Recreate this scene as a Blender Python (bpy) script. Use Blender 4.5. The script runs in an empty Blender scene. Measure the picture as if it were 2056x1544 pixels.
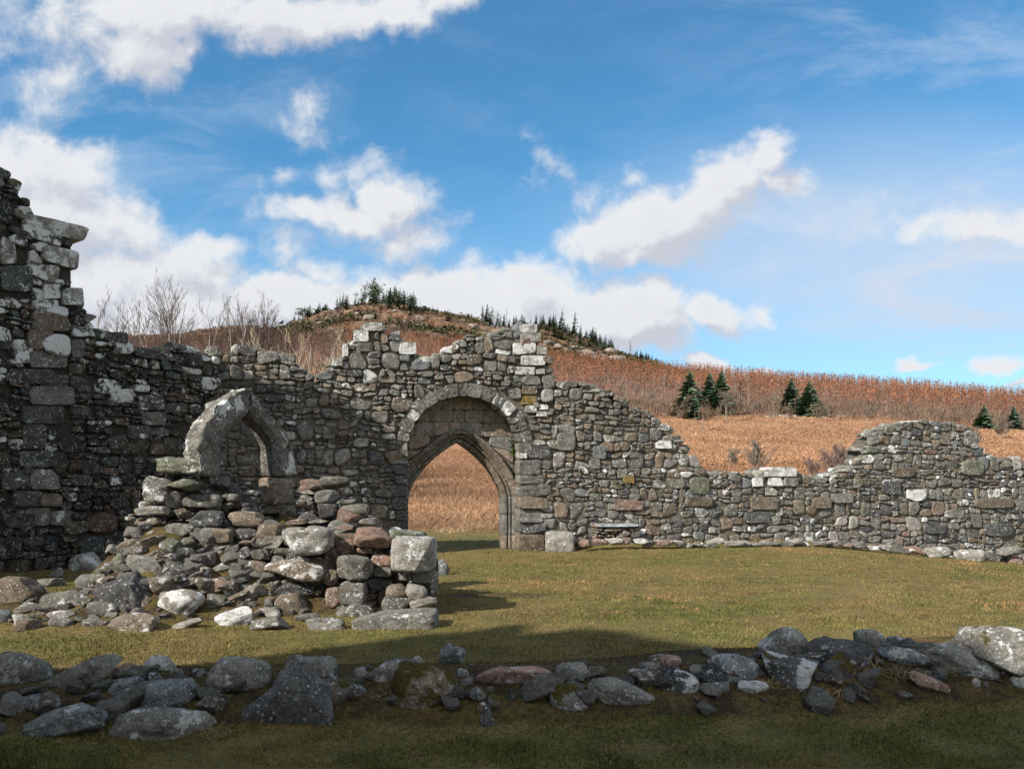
import bpy, math, random
import numpy as np
from math import radians, sin, cos, tan, pi

# ------------------------------------------------------------------ scene basics
random.seed(11)
R = np.random.default_rng(11)
sc = bpy.context.scene
COL = sc.collection
F, CX, HY, EYE = 1664.0, 1028.0, 975.0, 1.6      # photograph geometry: focal length in px, centre column, horizon row, eye height

cam = bpy.data.cameras.new("camera"); cam_o = bpy.data.objects.new("camera", cam); COL.objects.link(cam_o)
cam.sensor_width = 36.0; cam.lens = F / 2056 * 36.0; cam.shift_y = (HY - 772) / 2056
cam.clip_start = 0.1; cam.clip_end = 9000
cam_o.location = (0, 0, EYE); cam_o.rotation_euler = (pi / 2, 0, 0)
sc.camera = cam_o
sc.view_settings.view_transform = 'Standard'; sc.view_settings.look = 'None'
sc.view_settings.exposure = 0.70; sc.view_settings.gamma = 1.0

SUN_EL = radians(35); SUN_AZ = radians(40)         # azimuth measured from straight left towards the viewer's back
SUN = np.array([-cos(SUN_AZ) * cos(SUN_EL), -sin(SUN_AZ) * cos(SUN_EL), sin(SUN_EL)])

# ------------------------------------------------------------------ noise
def _h(ix, iy, iz, s):
    n = (ix * 374761393 + iy * 668265263 + iz * 1274126177 + s * 974634777) & 0xffffffff
    n = ((n ^ (n >> 13)) * 1274126177) & 0xffffffff
    n = ((n ^ (n >> 15)) * 2246822519) & 0xffffffff
    return ((n ^ (n >> 16)) & 0xffff) / 32767.5 - 1.0

def vnoise(p, s=0):
    p = np.asarray(p, float)
    i = np.floor(p).astype(np.int64); f = p - i
    f = f * f * (3 - 2 * f)
    x, y, z = i[..., 0], i[..., 1], i[..., 2]
    fx, fy, fz = f[..., 0], f[..., 1], f[..., 2]
    def L(a, b, t): return a + (b - a) * t
    c = [[[_h(x + a, y + b, z + d, s) for d in (0, 1)] for b in (0, 1)] for a in (0, 1)]
    return L(L(L(c[0][0][0], c[1][0][0], fx), L(c[0][1][0], c[1][1][0], fx), fy),
             L(L(c[0][0][1], c[1][0][1], fx), L(c[0][1][1], c[1][1][1], fx), fy), fz)

def fbm(p, oc=4, s=0):
    p = np.asarray(p, float); r = 0; a = 1.0; t = 0
    for k in range(oc):
        r = r + a * vnoise(p * 2 ** k + 13.7 * k, s + k); t += a; a *= .5
    return r / t

def n2(x, y, sc_=1.0, oc=3, s=0):
    x = np.asarray(x, float); y = np.asarray(y, float)
    x, y = np.broadcast_arrays(x, y)
    return fbm(np.stack([x * sc_, y * sc_, np.zeros_like(x) + .5], -1), oc, s)

def ss(a, b, x):
    t = np.clip((np.asarray(x, float) - a) / (b - a), 0, 1); return t * t * (3 - 2 * t)

# ------------------------------------------------------------------ objects
def tag(o, label=None, cat=None, group=None, kind=None):
    if label: o["label"] = label
    if cat: o["category"] = cat
    if group: o["group"] = group
    if kind: o["kind"] = kind
    return o

def empty(name, loc=(0, 0, 0)):
    o = bpy.data.objects.new(name, None); COL.objects.link(o); o.location = loc; o.empty_display_size = .2
    return o

def mk(name, V, faces, mat, parent=None, smooth=True, attrs=None, loc=None):
    """one mesh object; faces = list of int arrays (n,3) / (n,4); attrs = {name: per-vertex (N,) or (N,3)}"""
    V = np.asarray(V, np.float32)
    if loc is not None: V = V - np.asarray(loc, np.float32)
    me = bpy.data.meshes.new(name)
    me.vertices.add(len(V)); me.vertices.foreach_set("co", V.ravel())
    fs = [np.asarray(f, np.int32) for f in faces if len(f)]
    li = np.concatenate([f.ravel() for f in fs]); cnt = np.concatenate([np.full(len(f), f.shape[1], np.int32) for f in fs])
    me.loops.add(len(li)); me.loops.foreach_set("vertex_index", li)
    me.polygons.add(len(cnt)); me.polygons.foreach_set("loop_start", np.concatenate([[0], np.cumsum(cnt)[:-1]]).astype(np.int32))
    me.polygons.foreach_set("loop_total", cnt)
    me.polygons.foreach_set("use_smooth", np.full(len(cnt), smooth, bool))
    for k, a in (attrs or {}).items():
        a = np.asarray(a, np.float32)
        if a.ndim == 1:
            at = me.attributes.new(k, 'FLOAT', 'POINT'); at.data.foreach_set("value", a)
        else:
            at = me.attributes.new(k, 'FLOAT_COLOR', 'POINT')
            at.data.foreach_set("color", np.concatenate([a, np.ones((len(a), 1), np.float32)], 1).ravel())
    me.update(calc_edges=True); me.validate()
    me.materials.append(mat)
    o = bpy.data.objects.new(name, me); COL.objects.link(o)
    if loc is not None: o.location = loc
    if parent is not None: o.parent = parent
    return o

class Acc:
    """collects pieces into one mesh"""
    def __init__(s): s.V = []; s.F = {3: [], 4: []}; s.A = {}; s.n = 0
    def add(s, V, Fc, **at):
        V = np.asarray(V, float).reshape(-1, 3)
        for f in [Fc]:
            f = np.asarray(f, np.int64)
            if len(f): s.F[f.shape[1]].append(f + s.n)
        s.V.append(V); m = len(V); s.n += m
        for k, a in at.items():
            a = np.asarray(a, float)
            if a.ndim == 0: a = np.full(m, float(a))
            elif k == 'tint' and a.ndim == 1: a = np.tile(a, (m, 1))
            s.A.setdefault(k, []).append(a)
    def build(s, name, mat, parent=None, smooth=True, loc=None):
        fs = [np.concatenate(s.F[k]) for k in (3, 4) if s.F[k]]
        return mk(name, np.concatenate(s.V), fs, mat, parent, smooth, {k: np.concatenate(a) for k, a in s.A.items()}, loc)

_tpl = {}
def cube_tpl(n):
    """surface grid of [-1,1]^3, n points per edge: verts, outward quads"""
    if n in _tpl: return _tpl[n]
    idx = {}; V = []; Q = []
    def vid(i, j, k):
        if (i, j, k) not in idx:
            idx[(i, j, k)] = len(V); V.append([2 * i / (n - 1) - 1, 2 * j / (n - 1) - 1, 2 * k / (n - 1) - 1])
        return idx[(i, j, k)]
    m = n - 1
    for a in range(m):
        for b in range(m):
            for fn, fl in ((lambda a, b: (m, a, b), 0), (lambda a, b: (0, a, b), 1), (lambda a, b: (b, m, a), 0),
                           (lambda a, b: (b, 0, a), 1), (lambda a, b: (a, b, m), 0), (lambda a, b: (a, b, 0), 1)):
                q = [vid(*fn(a, b)), vid(*fn(a + 1, b)), vid(*fn(a + 1, b + 1)), vid(*fn(a, b + 1))]
                Q.append(q[::-1] if fl else q)
    V = np.array(V); V = np.tan(V * pi / 4 * .92) / tan(pi / 4 * .92)
    _tpl[n] = (V, np.array(Q)); return _tpl[n]

def rounded(n, k):
    """rounded unit boxes for exponents k (S,) -> (S,m,3)"""
    V, Q = cube_tpl(n); k = np.atleast_1d(k)[:, None]
    nr = (np.abs(V)[None] ** k[..., None]).sum(-1) ** (1 / k)
    return V[None] / nr[..., None], Q

def facets(P, cuts, dmin, dmax, rng):
    S = P.shape[0]
    for c in range(cuts):
        nn = rng.normal(size=(S, 1, 3)); nn /= np.linalg.norm(nn, axis=-1, keepdims=True)
        d = rng.uniform(dmin, dmax, (S, 1))
        ex = np.maximum((P * nn).sum(-1) - d, 0)
        P = P - ex[..., None] * nn * .93
    return P

# ------------------------------------------------------------------ material helper
class NT:
    def __init__(s, tree): s.t = tree; s.n = tree.nodes; s.l = tree.links
    def new(s, typ, **kw):
        nd = s.n.new(typ)
        for k, v in kw.items(): setattr(nd, k, v)
        return nd
    def put(s, sock, v):
        if v is None: return
        if isinstance(v, bpy.types.NodeSocket): s.l.new(v, sock)
        else:
            if hasattr(sock.default_value, '__len__') and not hasattr(v, '__len__'): v = [v] * len(sock.default_value)
            if hasattr(sock.default_value, '__len__') and len(sock.default_value) == 4 and len(v) == 3: v = (*v, 1)
            sock.default_value = v
    def math(s, op, a, b=None, c=None, clamp=False):
        nd = s.new('ShaderNodeMath', operation=op, use_clamp=clamp)
        for i, v in enumerate((a, b, c)):
            if v is not None: s.put(nd.inputs[i], v)
        return nd.outputs[0]
    def vmath(s, op, a, b=None, out=0):
        nd = s.new('ShaderNodeVectorMath', operation=op)
        s.put(nd.inputs[0], a)
        if b is not None: s.put(nd.inputs[3 if op == 'SCALE' else 1], b)
        return nd.outputs[out]
    def mix(s, f, a, b, bt='MIX'):
        nd = s.new('ShaderNodeMix', data_type='RGBA', blend_type=bt)
        s.put(nd.inputs[0], f); s.put(nd.inputs[6], a); s.put(nd.inputs[7], b); return nd.outputs[2]
    def noise(s, vec, scale, detail=4, rough=.55, out=0, dist=0.0):
        nd = s.new('ShaderNodeTexNoise'); s.put(nd.inputs['Vector'], vec)
        nd.inputs['Scale'].default_value = scale; nd.inputs['Detail'].default_value = detail
        nd.inputs['Roughness'].default_value = rough; nd.inputs['Distortion'].default_value = dist
        return nd.outputs[out]
    def voro(s, vec, scale, out='Distance', feature='F1'):
        nd = s.new('ShaderNodeTexVoronoi', feature=feature); s.put(nd.inputs['Vector'], vec); nd.inputs['Scale'].default_value = scale
        return nd.outputs[out]
    def rng(s, v, a, b, c=0.0, d=1.0, smooth=True):
        nd = s.new('ShaderNodeMapRange', interpolation_type='SMOOTHSTEP' if smooth else 'LINEAR')
        s.put(nd.inputs[0], v)
        for i, x in enumerate((a, b, c, d)): s.put(nd.inputs[i + 1], x)
        return nd.outputs[0]
    def attr(s, name, out='Fac'):
        nd = s.new('ShaderNodeAttribute', attribute_name=name); return nd.outputs[out]

def material(name):
    m = bpy.data.materials.new(name); m.use_nodes = True
    t = NT(m.node_tree); b = m.node_tree.nodes['Principled BSDF']
    b.inputs['Roughness'].default_value = .9; b.inputs['Specular IOR Level'].default_value = .2
    return m, t, b

def bump(t, b, h, dist, strength=1.0, prev=None):
    nd = t.new('ShaderNodeBump'); nd.inputs['Strength'].default_value = strength; nd.inputs['Distance'].default_value = dist
    t.put(nd.inputs['Height'], h)
    if prev is not None: t.put(nd.inputs['Normal'], prev)
    t.put(b.inputs['Normal'], nd.outputs[0]); return nd.outputs[0]

# stone: own colour per stone (tint), lichen amount (lich), moss amount (moss), random (rnd)
def stone_material():
    m, t, b = material("weathered_stone")
    co = t.new('ShaderNodeTexCoord').outputs['Object']
    rnd = t.attr('rnd'); info = t.new('ShaderNodeObjectInfo').outputs['Random']
    off = t.math('MULTIPLY', t.math('ADD', rnd, info), 31.7)
    p = t.vmath('ADD', co, t.new('ShaderNodeCombineXYZ').outputs[0])
    cmb = t.new('ShaderNodeCombineXYZ'); t.put(cmb.inputs[0], off); t.put(cmb.inputs[1], t.math('MULTIPLY', off, .7)); t.put(cmb.inputs[2], off)
    p = t.vmath('ADD', co, cmb.outputs[0])
    base = t.attr('tint', 'Color')
    n_mid = t.noise(p, 7, 5, .6); n_big = t.noise(p, 2.2, 4, .6); n_fine = t.noise(p, 55, 5, .75)
    c = t.mix(t.rng(n_mid, .3, .7), t.mix(1.0, base, (.62, .6, .58), 'MULTIPLY'), t.mix(1.0, base, (1.32, 1.3, 1.27), 'MULTIPLY'))
    c = t.mix(t.math('MULTIPLY', t.rng(n_big, .5, .72), .6), c, t.mix(.55, base, (.15, .115, .085)))
    c = t.mix(t.rng(n_fine, .36, .62), t.mix(1.0, c, (.55, .55, .56), 'MULTIPLY'), t.mix(1.0, c, (1.3, 1.3, 1.28), 'MULTIPLY'))
    lich = t.attr('lich')
    # grey-green crust
    n_cr = t.noise(p, 11, 6, .68)
    c = t.mix(t.math('MULTIPLY', t.rng(n_cr, .53, .64), .55), c, (.20, .205, .165))
    # white lichen blotches
    n_l = t.noise(p, 4.5, 7, .72, dist=.25)
    thr = t.rng(lich, 0, 1, .72, .38, smooth=False)
    wl = t.rng(t.math('SUBTRACT', n_l, thr), 0, .035)
    white = t.mix(t.rng(n_fine, .35, .65), (.42, .41, .39), (.70, .69, .67))
    c = t.mix(wl, c, white)
    # small white spots
    vd = t.voro(p, 26); spot = t.math('MULTIPLY', t.rng(vd, .30, .19), t.rng(t.noise(p, 5, 3), .46, .56))
    c = t.mix(t.math('MULTIPLY', spot, .85), c, (.5, .5, .48))
    vd2 = t.voro(p, 11); spot2 = t.math('MULTIPLY', t.rng(vd2, .27, .20), t.rng(t.noise(p, 3.1, 3), .50, .57))
    c = t.mix(t.math('MULTIPLY', spot2, .7), c, (.42, .43, .42))
    # moss on the upper sides
    moss = t.attr('moss'); nz = t.new('ShaderNodeSeparateXYZ'); t.put(nz.inputs[0], t.new('ShaderNodeNewGeometry').outputs['Normal'])
    mm = t.rng(t.math('ADD', t.math('ADD', t.noise(p, 6, 5, .6), t.math('MULTIPLY', nz.outputs[2], .12)), t.math('MULTIPLY', moss, .60)), .80, .90)
    mosscol = t.mix(t.rng(n_fine, .35, .65), (.035, .03, .008), (.11, .085, .018))
    c = t.mix(mm, c, mosscol)
    t.put(b.inputs['Base Color'], c)
    h = t.math('ADD', t.math('MULTIPLY', n_mid, .6), t.math('MULTIPLY', n_fine, .32))
    h = t.math('ADD', h, t.math('MULTIPLY', n_cr, .35))
    bump(t, b, h, .075, 1.0)
    return m
STONE = stone_material()

def mortar_material():
    m, t, b = material("rubble_core")
    co = t.new('ShaderNodeTexCoord').outputs['Object']
    n = t.noise(co, 3, 6, .65); f = t.noise(co, 30, 5, .7)
    c = t.mix(t.rng(n, .3, .7), t.attr('tint', 'Color'), t.mix(.5, t.attr('tint', 'Color'), (.10, .085, .065)))
    c = t.mix(t.rng(f, .35, .65), t.mix(1.0, c, (.5, .5, .5), 'MULTIPLY'), t.mix(1.0, c, (1.35, 1.35, 1.3), 'MULTIPLY'))
    t.put(b.inputs['Base Color'], c)
    bump(t, b, t.math('ADD', t.noise(co, 9, 6, .7), t.math('MULTIPLY', f, .5)), .08)
    return m
CORE = mortar_material()

def flat_attr_material(name, rough=.9, lo=.75, hi=1.25, scale=8, trans=0.0):
    m, t, b = material(name)
    co = t.new('ShaderNodeTexCoord').outputs['Object']
    c = t.attr('tint', 'Color'); n = t.noise(co, scale, 4, .6)
    c = t.mix(t.rng(n, .3, .7), t.mix(1.0, c, (lo, lo, lo), 'MULTIPLY'), t.mix(1.0, c, (hi, hi, hi), 'MULTIPLY'))
    t.put(b.inputs['Base Color'], c); b.inputs['Roughness'].default_value = rough
    b.inputs['Specular IOR Level'].default_value = .1
    return m
BLADE = flat_attr_material("grass_blades", scale=3)
TWIG = flat_attr_material("bark_and_twigs", scale=6)
NEEDLE = flat_attr_material("conifer_needles", scale=2)

# ------------------------------------------------------------------ light and sky
sun = bpy.data.lights.new("sun", 'SUN'); sun.energy = 5.0; sun.angle = radians(.8); sun.color = (1.0, .945, .86)
so = bpy.data.objects.new("sun", sun); COL.objects.link(so)
from mathutils import Vector
so.rotation_euler = Vector(SUN).to_track_quat('Z', 'Y').to_euler(); so.location = (-30, -30, 40)

def build_world():
    w = bpy.data.worlds.new("World"); sc.world = w; w.use_nodes = True
    w.cycles.sampling_method = 'MANUAL'; w.cycles.sample_map_resolution = 256
    t = NT(w.node_tree); t.n.clear()
    out = t.new('ShaderNodeOutputWorld'); bg = t.new('ShaderNodeBackground'); bg.inputs[1].default_value = .098
    t.l.new(bg.outputs[0], out.inputs[0])
    sky = t.new('ShaderNodeTexSky', sky_type='NISHITA'); sky.sun_disc = False
    sky.sun_elevation = SUN_EL; sky.sun_rotation = math.atan2(SUN[0], SUN[1]) % (2 * pi)
    sky.air_density = 1.0; sky.dust_density = .1; sky.ozone_density = 1.0; sky.altitude = 100
    d = t.new('ShaderNodeTexCoord').outputs['Generated']
    xyz = t.new('ShaderNodeSeparateXYZ'); t.put(xyz.inputs[0], d)
    y = t.math('MAXIMUM', xyz.outputs[1], .12)
    cmb = t.new('ShaderNodeCombineXYZ')
    t.put(cmb.inputs[0], t.math('DIVIDE', xyz.outputs[0], y)); t.put(cmb.inputs[1], t.math('DIVIDE', xyz.outputs[2], y))
    uv = cmb.outputs[0]
    # cloud banks in the sky's own directions: (px,py,rx,ry,tilt deg,amount)
    blobs = CLOUDS
    g = bpy.data.node_groups.new("cloud_field", 'ShaderNodeTree')
    g.interface.new_socket("Vector", in_out='INPUT', socket_type='NodeSocketVector')
    g.interface.new_socket("Field", in_out='OUTPUT', socket_type='NodeSocketFloat')
    gt = NT(g); gi = gt.new('NodeGroupInput'); go = gt.new('NodeGroupOutput')
    acc = None; vec = gi.outputs[0]
    for (px, py, rx, ry, a, am) in blobs:
        mp = gt.new('ShaderNodeMapping', vector_type='TEXTURE')
        mp.inputs['Location'].default_value = ((px - CX) / F, (HY - py) / F, 0)
        mp.inputs['Rotation'].default_value = (0, 0, radians(a))
        mp.inputs['Scale'].default_value = (rx / F, ry / F, 1)
        gt.l.new(vec, mp.inputs[0])
        ln = gt.vmath('LENGTH', mp.outputs[0], out=1)
        f = gt.math('MULTIPLY', gt.math('SUBTRACT', 1.0, ln), am)
        acc = f if acc is None else gt.math('SMOOTH_MAX', acc, f, .12)
        ch = gt.new('ShaderNodeVectorMath', operation='MULTIPLY_ADD')      # chains the banks one after another (keeps the shader small)
        gt.put(ch.inputs[0], acc); ch.inputs[1].default_value = (1e-7, 1e-7, 1e-7); gt.put(ch.inputs[2], gi.outputs[0]); vec = ch.outputs[0]
    gt.l.new(acc, go.inputs[0])
    n1 = t.noise(uv, 7.0, 3, .55, out=1); n2_ = t.noise(uv, 30.0, 4, .6, out=1)
    w1 = t.vmath('SCALE', t.vmath('SUBTRACT', n1, (.5, .5, .5)), .085)
    w2 = t.vmath('SCALE', t.vmath('SUBTRACT', n2_, (.5, .5, .5)), .030)
    wuv = t.vmath('ADD', t.vmath('ADD', uv, w1), w2)
    def field(sh):
        nd = t.new('ShaderNodeGroup', node_tree=g); t.put(nd.inputs[0], t.vmath('ADD', wuv, sh) if sh else wuv); return nd.outputs[0]
    f0 = field(None); f1 = field((-.014, .032, 0))
    nz = t.noise(uv, 15, 8, .64, dist=.25)
    nz2 = t.noise(t.vmath('ADD', uv, (-.010, .016, 0)), 15, 6, .64, dist=.25)
    dens_raw = t.math('ADD', f0, t.math('MULTIPLY', t.math('SUBTRACT', nz, .5), 1.5))
    dens = t.rng(dens_raw, -.12, .58)
    # light on the cloud: lit where there is less cloud towards the sun (up-left), grey-lilac in the thick undersides
    shade = t.math('ADD', t.math('MULTIPLY', t.math('SUBTRACT', f0, f1), 1.15), t.math('MULTIPLY', t.math('SUBTRACT', nz, nz2), 2.0))
    lit = t.rng(t.math('ADD', shade, .55), 0, 1)
    core = t.rng(dens_raw, .15, 1.1)
    lit = t.math('SUBTRACT', lit, t.math('MULTIPLY', core, .22), clamp=True)
    ccol = t.mix(lit, (3.75, 3.9, 4.4), (5.35, 5.45, 5.6))
    # high thin veil, streaky, stronger to the right
    st = t.new('ShaderNodeMapping'); st.inputs['Scale'].default_value = (3.5, 10.0, 1); st.inputs['Rotation'].default_value = (0, 0, radians(-14)); t.put(st.inputs[0], uv)
    v1 = t.noise(st.outputs[0], 1.0, 7, .66, dist=.5)
    sx = t.new('ShaderNodeSeparateXYZ'); t.put(sx.inputs[0], uv)
    band = t.rng(t.vmath('LENGTH', t.vmath('DIVIDE', t.vmath('SUBTRACT', uv, ((1850 - CX) / F, (HY - 470) / F, 0)), (.52, .20, 1)), out=1), 1.0, .1)
    left = t.rng(sx.outputs[0], .1, -.55)
    low = t.rng(sx.outputs[1], .42, .06)
    veil = t.math('MULTIPLY', t.rng(v1, .42, .78), t.math('ADD', .10, t.math('MULTIPLY', left, .48)))
    veil = t.math('ADD', veil, t.math('MULTIPLY', band, t.math('ADD', .36, t.math('MULTIPLY', v1, .6))))
    veil = t.math('ADD', veil, t.math('MULTIPLY', t.rng(v1, .44, .74), t.math('MULTIPLY', t.rng(sx.outputs[0], .12, .5), .38)))
    veil = t.math('ADD', veil, t.math('MULTIPLY', low, .42), clamp=True)
    skyc = t.mix(1.0, sky.outputs[0], SKY_TINT, 'MULTIPLY')
    base = t.mix(veil, skyc, (3.9, 4.55, 5.5))
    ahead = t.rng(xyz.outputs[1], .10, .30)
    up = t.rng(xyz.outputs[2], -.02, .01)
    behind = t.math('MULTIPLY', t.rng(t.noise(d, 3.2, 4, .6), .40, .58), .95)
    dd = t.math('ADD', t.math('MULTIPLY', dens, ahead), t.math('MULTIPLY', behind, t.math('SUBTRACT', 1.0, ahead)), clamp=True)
    ccol = t.mix(ahead, (8.6, 8.5, 8.2), ccol)          # unseen clouds behind the viewer, brightened to add fill to the shaded sides
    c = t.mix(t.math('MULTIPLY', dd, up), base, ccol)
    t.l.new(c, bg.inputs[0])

SKY_TINT = (.42, .88, 1.06)
CLOUDS = [
    (330, 20, 330, 100, 0, 1.0), (270, 90, 120, 110, -30, .9), (560, 30, 260, 75, 6, 1.0), (760, 20, 200, 52, 8, .9), (900, 5, 120, 34, 6, .7), (370, 110, 80, 40, 30, .55),
    (60, 20, 160, 60, 0, .25), (30, 340, 130, 110, 0, .9), (130, 350, 150, 80, -20, .9), (110, 430, 230, 110, -12, 1.1), (230, 430, 130, 70, -25, .8), (180, 560, 260, 110, 0, 1.1),
    (390, 545, 170, 85, -10, 1.0), (440, 490, 80, 40, 0, .8), (130, 160, 90, 70, 30, .35), (635, 200, 48, 38, -20, .36), (620, 250, 40, 60, 10, .18),
    (795, 400, 95, 75, 0, 1.0), (720, 430, 130, 55, 0, .8), (610, 425, 110, 38, -8, .65), (565, 350, 55, 32, 10, .40), (690, 350, 120, 36, 10, .42), (820, 480, 110, 55, 0, .6), (580, 500, 60, 55, -20, .38), (640, 545, 100, 40, -20, .55),
    (1330, 440, 200, 80, 22, 1.15), (1200, 470, 110, 75, 25, .9), (1270, 500, 150, 45, 0, .9), (1440, 370, 130, 75, 28, 1.05), (1540, 300, 50, 55, 20, .85), (1550, 370, 75, 35, 0, .5), (1175, 395, 35, 40, 20, .28),
    (1278, 345, 34, 24, 0, .24), (1055, 368, 40, 24, 10, .18), (1105, 300, 40, 14, -40, .10),
    (600, 620, 200, 80, 0, 1.3), (900, 640, 320, 125, 0, 1.7), (700, 650, 270, 100, 0, 1.4), (330, 650, 330, 130, 0, 1.4), (1080, 580, 110, 75, 0, 1.1), (960, 570, 110, 50, 0, 1.0), (1270, 640, 145, 105, 0, 1.5), (1300, 580, 75, 45, 0, 1.0), (1180, 650, 190, 100, 0, 1.5),
    (1430, 625, 115, 55, -10, 1.0), (1540, 630, 45, 22, -30, .5), (1420, 732, 66, 30, 0, 1.1), (1520, 748, 50, 16, 0, .9),
    (1980, 450, 150, 45, 8, .85), (1880, 465, 110, 35, 8, .5), (1850, 742, 52, 16, 0, .8), (2010, 745, 75, 22, 6, .85), (2070, 790, 60, 14, 0, .8), (2010, 730, 60, 18, 8, .5),
    (-350, 420, 300, 160, 0, 1.0), (2500, 600, 260, 90, 0, .9), (2700, 250, 260, 100, 0, .7), (600, -500, 500, 160, 0, .9),
]
build_world()
# ------------------------------------------------------------------ terrain
TX = np.array([-2600, -1500, -200, 300, 560, 620, 700, 760, 830, 900, 950, 985, 1100, 1200, 1250, 1300, 1400, 1500, 1600, 1750, 1900, 2056, 2300, 3600, 5000], float)
Y200 = np.array([860, 850, 745, 730, 730, 735, 765, 790, 820, 836, 838, 838, 838, 838, 838, 838, 838, 836, 836, 840, 850, 862, 880, 900, 920], float)
Y450 = np.array([850, 820, 720, 700, 694, 688, 684, 682, 685, 694, 700, 706, 722, 738, 744, 750, 757, 766, 777, 786, 800, 812, 830, 880, 900], float)
Y900 = np.array([840, 800, 690, 674, 662, 639, 617, 608, 618, 631, 643, 658, 664, 694, 710, 726, 768, 778, 790, 800, 812, 824, 845, 890, 900], float)
ROWY = np.array([35, 60, 100, 150, 200, 450, 900], float)
def far_rows(px):
    y2 = np.interp(px, TX, Y200); y4 = np.interp(px, TX, Y450); y9 = np.interp(px, TX, Y900)
    lf = 1 - ss(450, 800, px)
    r35 = 1046 - 60 * lf
    r60 = 985 - 130 * lf; r100 = 915 - 120 * lf + 12 * ss(1500, 2100, px); r150 = 866 - 100 * lf + 14 * ss(1500, 2100, px)
    return np.stack([r35, r60, r100, r150, y2, y4, y9], 0)

def mound_front(X, Y):
    yc = 6.30 + .10 * X - .12 * np.sin(X * .9 + 1)
    hgt = .17 + .15 * ss(.5, 3.0, X) + .05 * ss(-1.6, 0.4, X) * (1 - ss(1.2, 2.2, X)) + .05 * n2(X, Y, 1.3, 3, 5)
    w = np.where(Y < yc, .62, .95)
    return hgt * np.exp(-np.abs((Y - yc) / w) ** 3)

def seg_dist(X, Y, ax, ay, bx, by):
    dx, dy = bx - ax, by - ay
    tt = np.clip(((X - ax) * dx + (Y - ay) * dy) / (dx * dx + dy * dy), 0, 1)
    return X - ax - tt * dx, Y - ay - tt * dy

def mound_pile(X, Y):
    ex, ey = seg_dist(X, Y, -4.35, 11.0, -2.2, 11.75)
    q = np.hypot(np.where(ex < 0, ex / 1.75, ex / 1.0), np.where(ey < 0, ey / 1.75, ey / 1.2))
    h = 1.02 * (1 - ss(.05, 1.0, q))
    q2 = np.hypot(np.where(ex < 0, ex / 3.6, ex / 1.2), np.where(ey < 0, ey / 2.35, ey / 1.6))
    h = h + .14 * (1 - ss(.45, 1.0, q2))
    return h * (1 + .12 * n2(X, Y, 1.9, 3, 9))

def gz(X, Y):
    X = np.asarray(X, float); Y = np.asarray(Y, float)
    X, Y = np.broadcast_arrays(X, Y)
    Ys = np.maximum(Y, .5)
    near = .03 * n2(X, Y, .45, 3, 1) + .010 * n2(X, Y, 2.3, 2, 2)
    near = near - .092 * np.logaddexp(0, (X - 7.6) * 2) / 2 * ss(9, 19, Y) * (1 - ss(40, 90, Y))
    du, dd = (X - .148) * .9703 + (Y - 20.5) * .2419, -((X - .148) * -.2419 + (Y - 20.5) * .9703)
    near = near + .13 * ss(1.5, .3, dd) * ss(-.4, .1, dd) * ss(1.0, 2.5, du) * ss(11.5, 8, du)      # turf bank along the wall foot
    near = near + mound_front(X, Y) + mound_pile(X, Y)
    px = np.clip(CX + F * X / Ys, -2600, 5000)
    rows = far_rows(px)
    zr = EYE + (HY - rows) / F * ROWY[(slice(None),) + (None,) * px.ndim]
    ly = np.log(np.clip(Ys, 35, 900)); lr = np.log(ROWY)
    far = np.zeros_like(near)
    for i in range(len(ROWY) - 1):
        tt = (ly - lr[i]) / (lr[i + 1] - lr[i])
        sel = (tt >= 0) & (tt <= 1)
        # interpolate in true distance inside the interval
        td = (np.exp(ly) - ROWY[i]) / (ROWY[i + 1] - ROWY[i])
        far = np.where(sel, zr[i] + (zr[i + 1] - zr[i]) * td, far)
    far = far - ss(900, 1900, Ys) * (60 + .25 * zr[-1])
    far = far + ss(40, 160, Ys) * .0035 * Ys * n2(X, Y, .06, 4, 3) + ss(420, 650, Ys) * .016 * Ys * n2(X, Y, .02, 5, 4) * (1 - .55 * ss(860, 900, Ys))
    far = far + ss(28, 50, Ys) * .12 * n2(X, Y, .5, 3, 7)
    return near + (far - near) * ss(23, 36, Ys)

def ray_xyz(px, py, Y): return np.array([(px - CX) / F * Y, Y, EYE + (HY - py) / F * Y])

def ground_hit(px, py, y0=3.0, y1=1400.0):
    Ys = np.geomspace(y0, y1, 1600)
    zr = EYE + (HY - py) / F * Ys; zg = gz((px - CX) / F * Ys, Ys)
    k = np.nonzero(zr <= zg)[0]
    if not len(k): k = [len(Ys) - 1]
    i = max(k[0], 1)
    a = zr[i - 1] - zg[i - 1]; b = zr[i] - zg[i]
    tt = a / (a - b) if a != b else 0
    Y = Ys[i - 1] + (Ys[i] - Ys[i - 1]) * min(max(tt, 0), 1)
    X = (px - CX) / F * Y
    return np.array([X, Y, float(gz(X, Y))])

def soil_amount(X, Y):
    s = np.clip(mound_front(X, Y) / .10, 0, 1) * 1.0
    s2 = np.clip(mound_pile(X, Y) / .10, 0, 1)
    s = np.maximum(s, .8 * (1 - ss(.5, 1.0, np.hypot((X + .35) / 1.1, (Y - 12.1) / .45))))     # worn bare patch beside the pier
    return np.clip(np.maximum(s, s2) + .35 * n2(X, Y, 2.1, 3, 12) * (np.maximum(s, s2) > .02), 0, 1)

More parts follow.
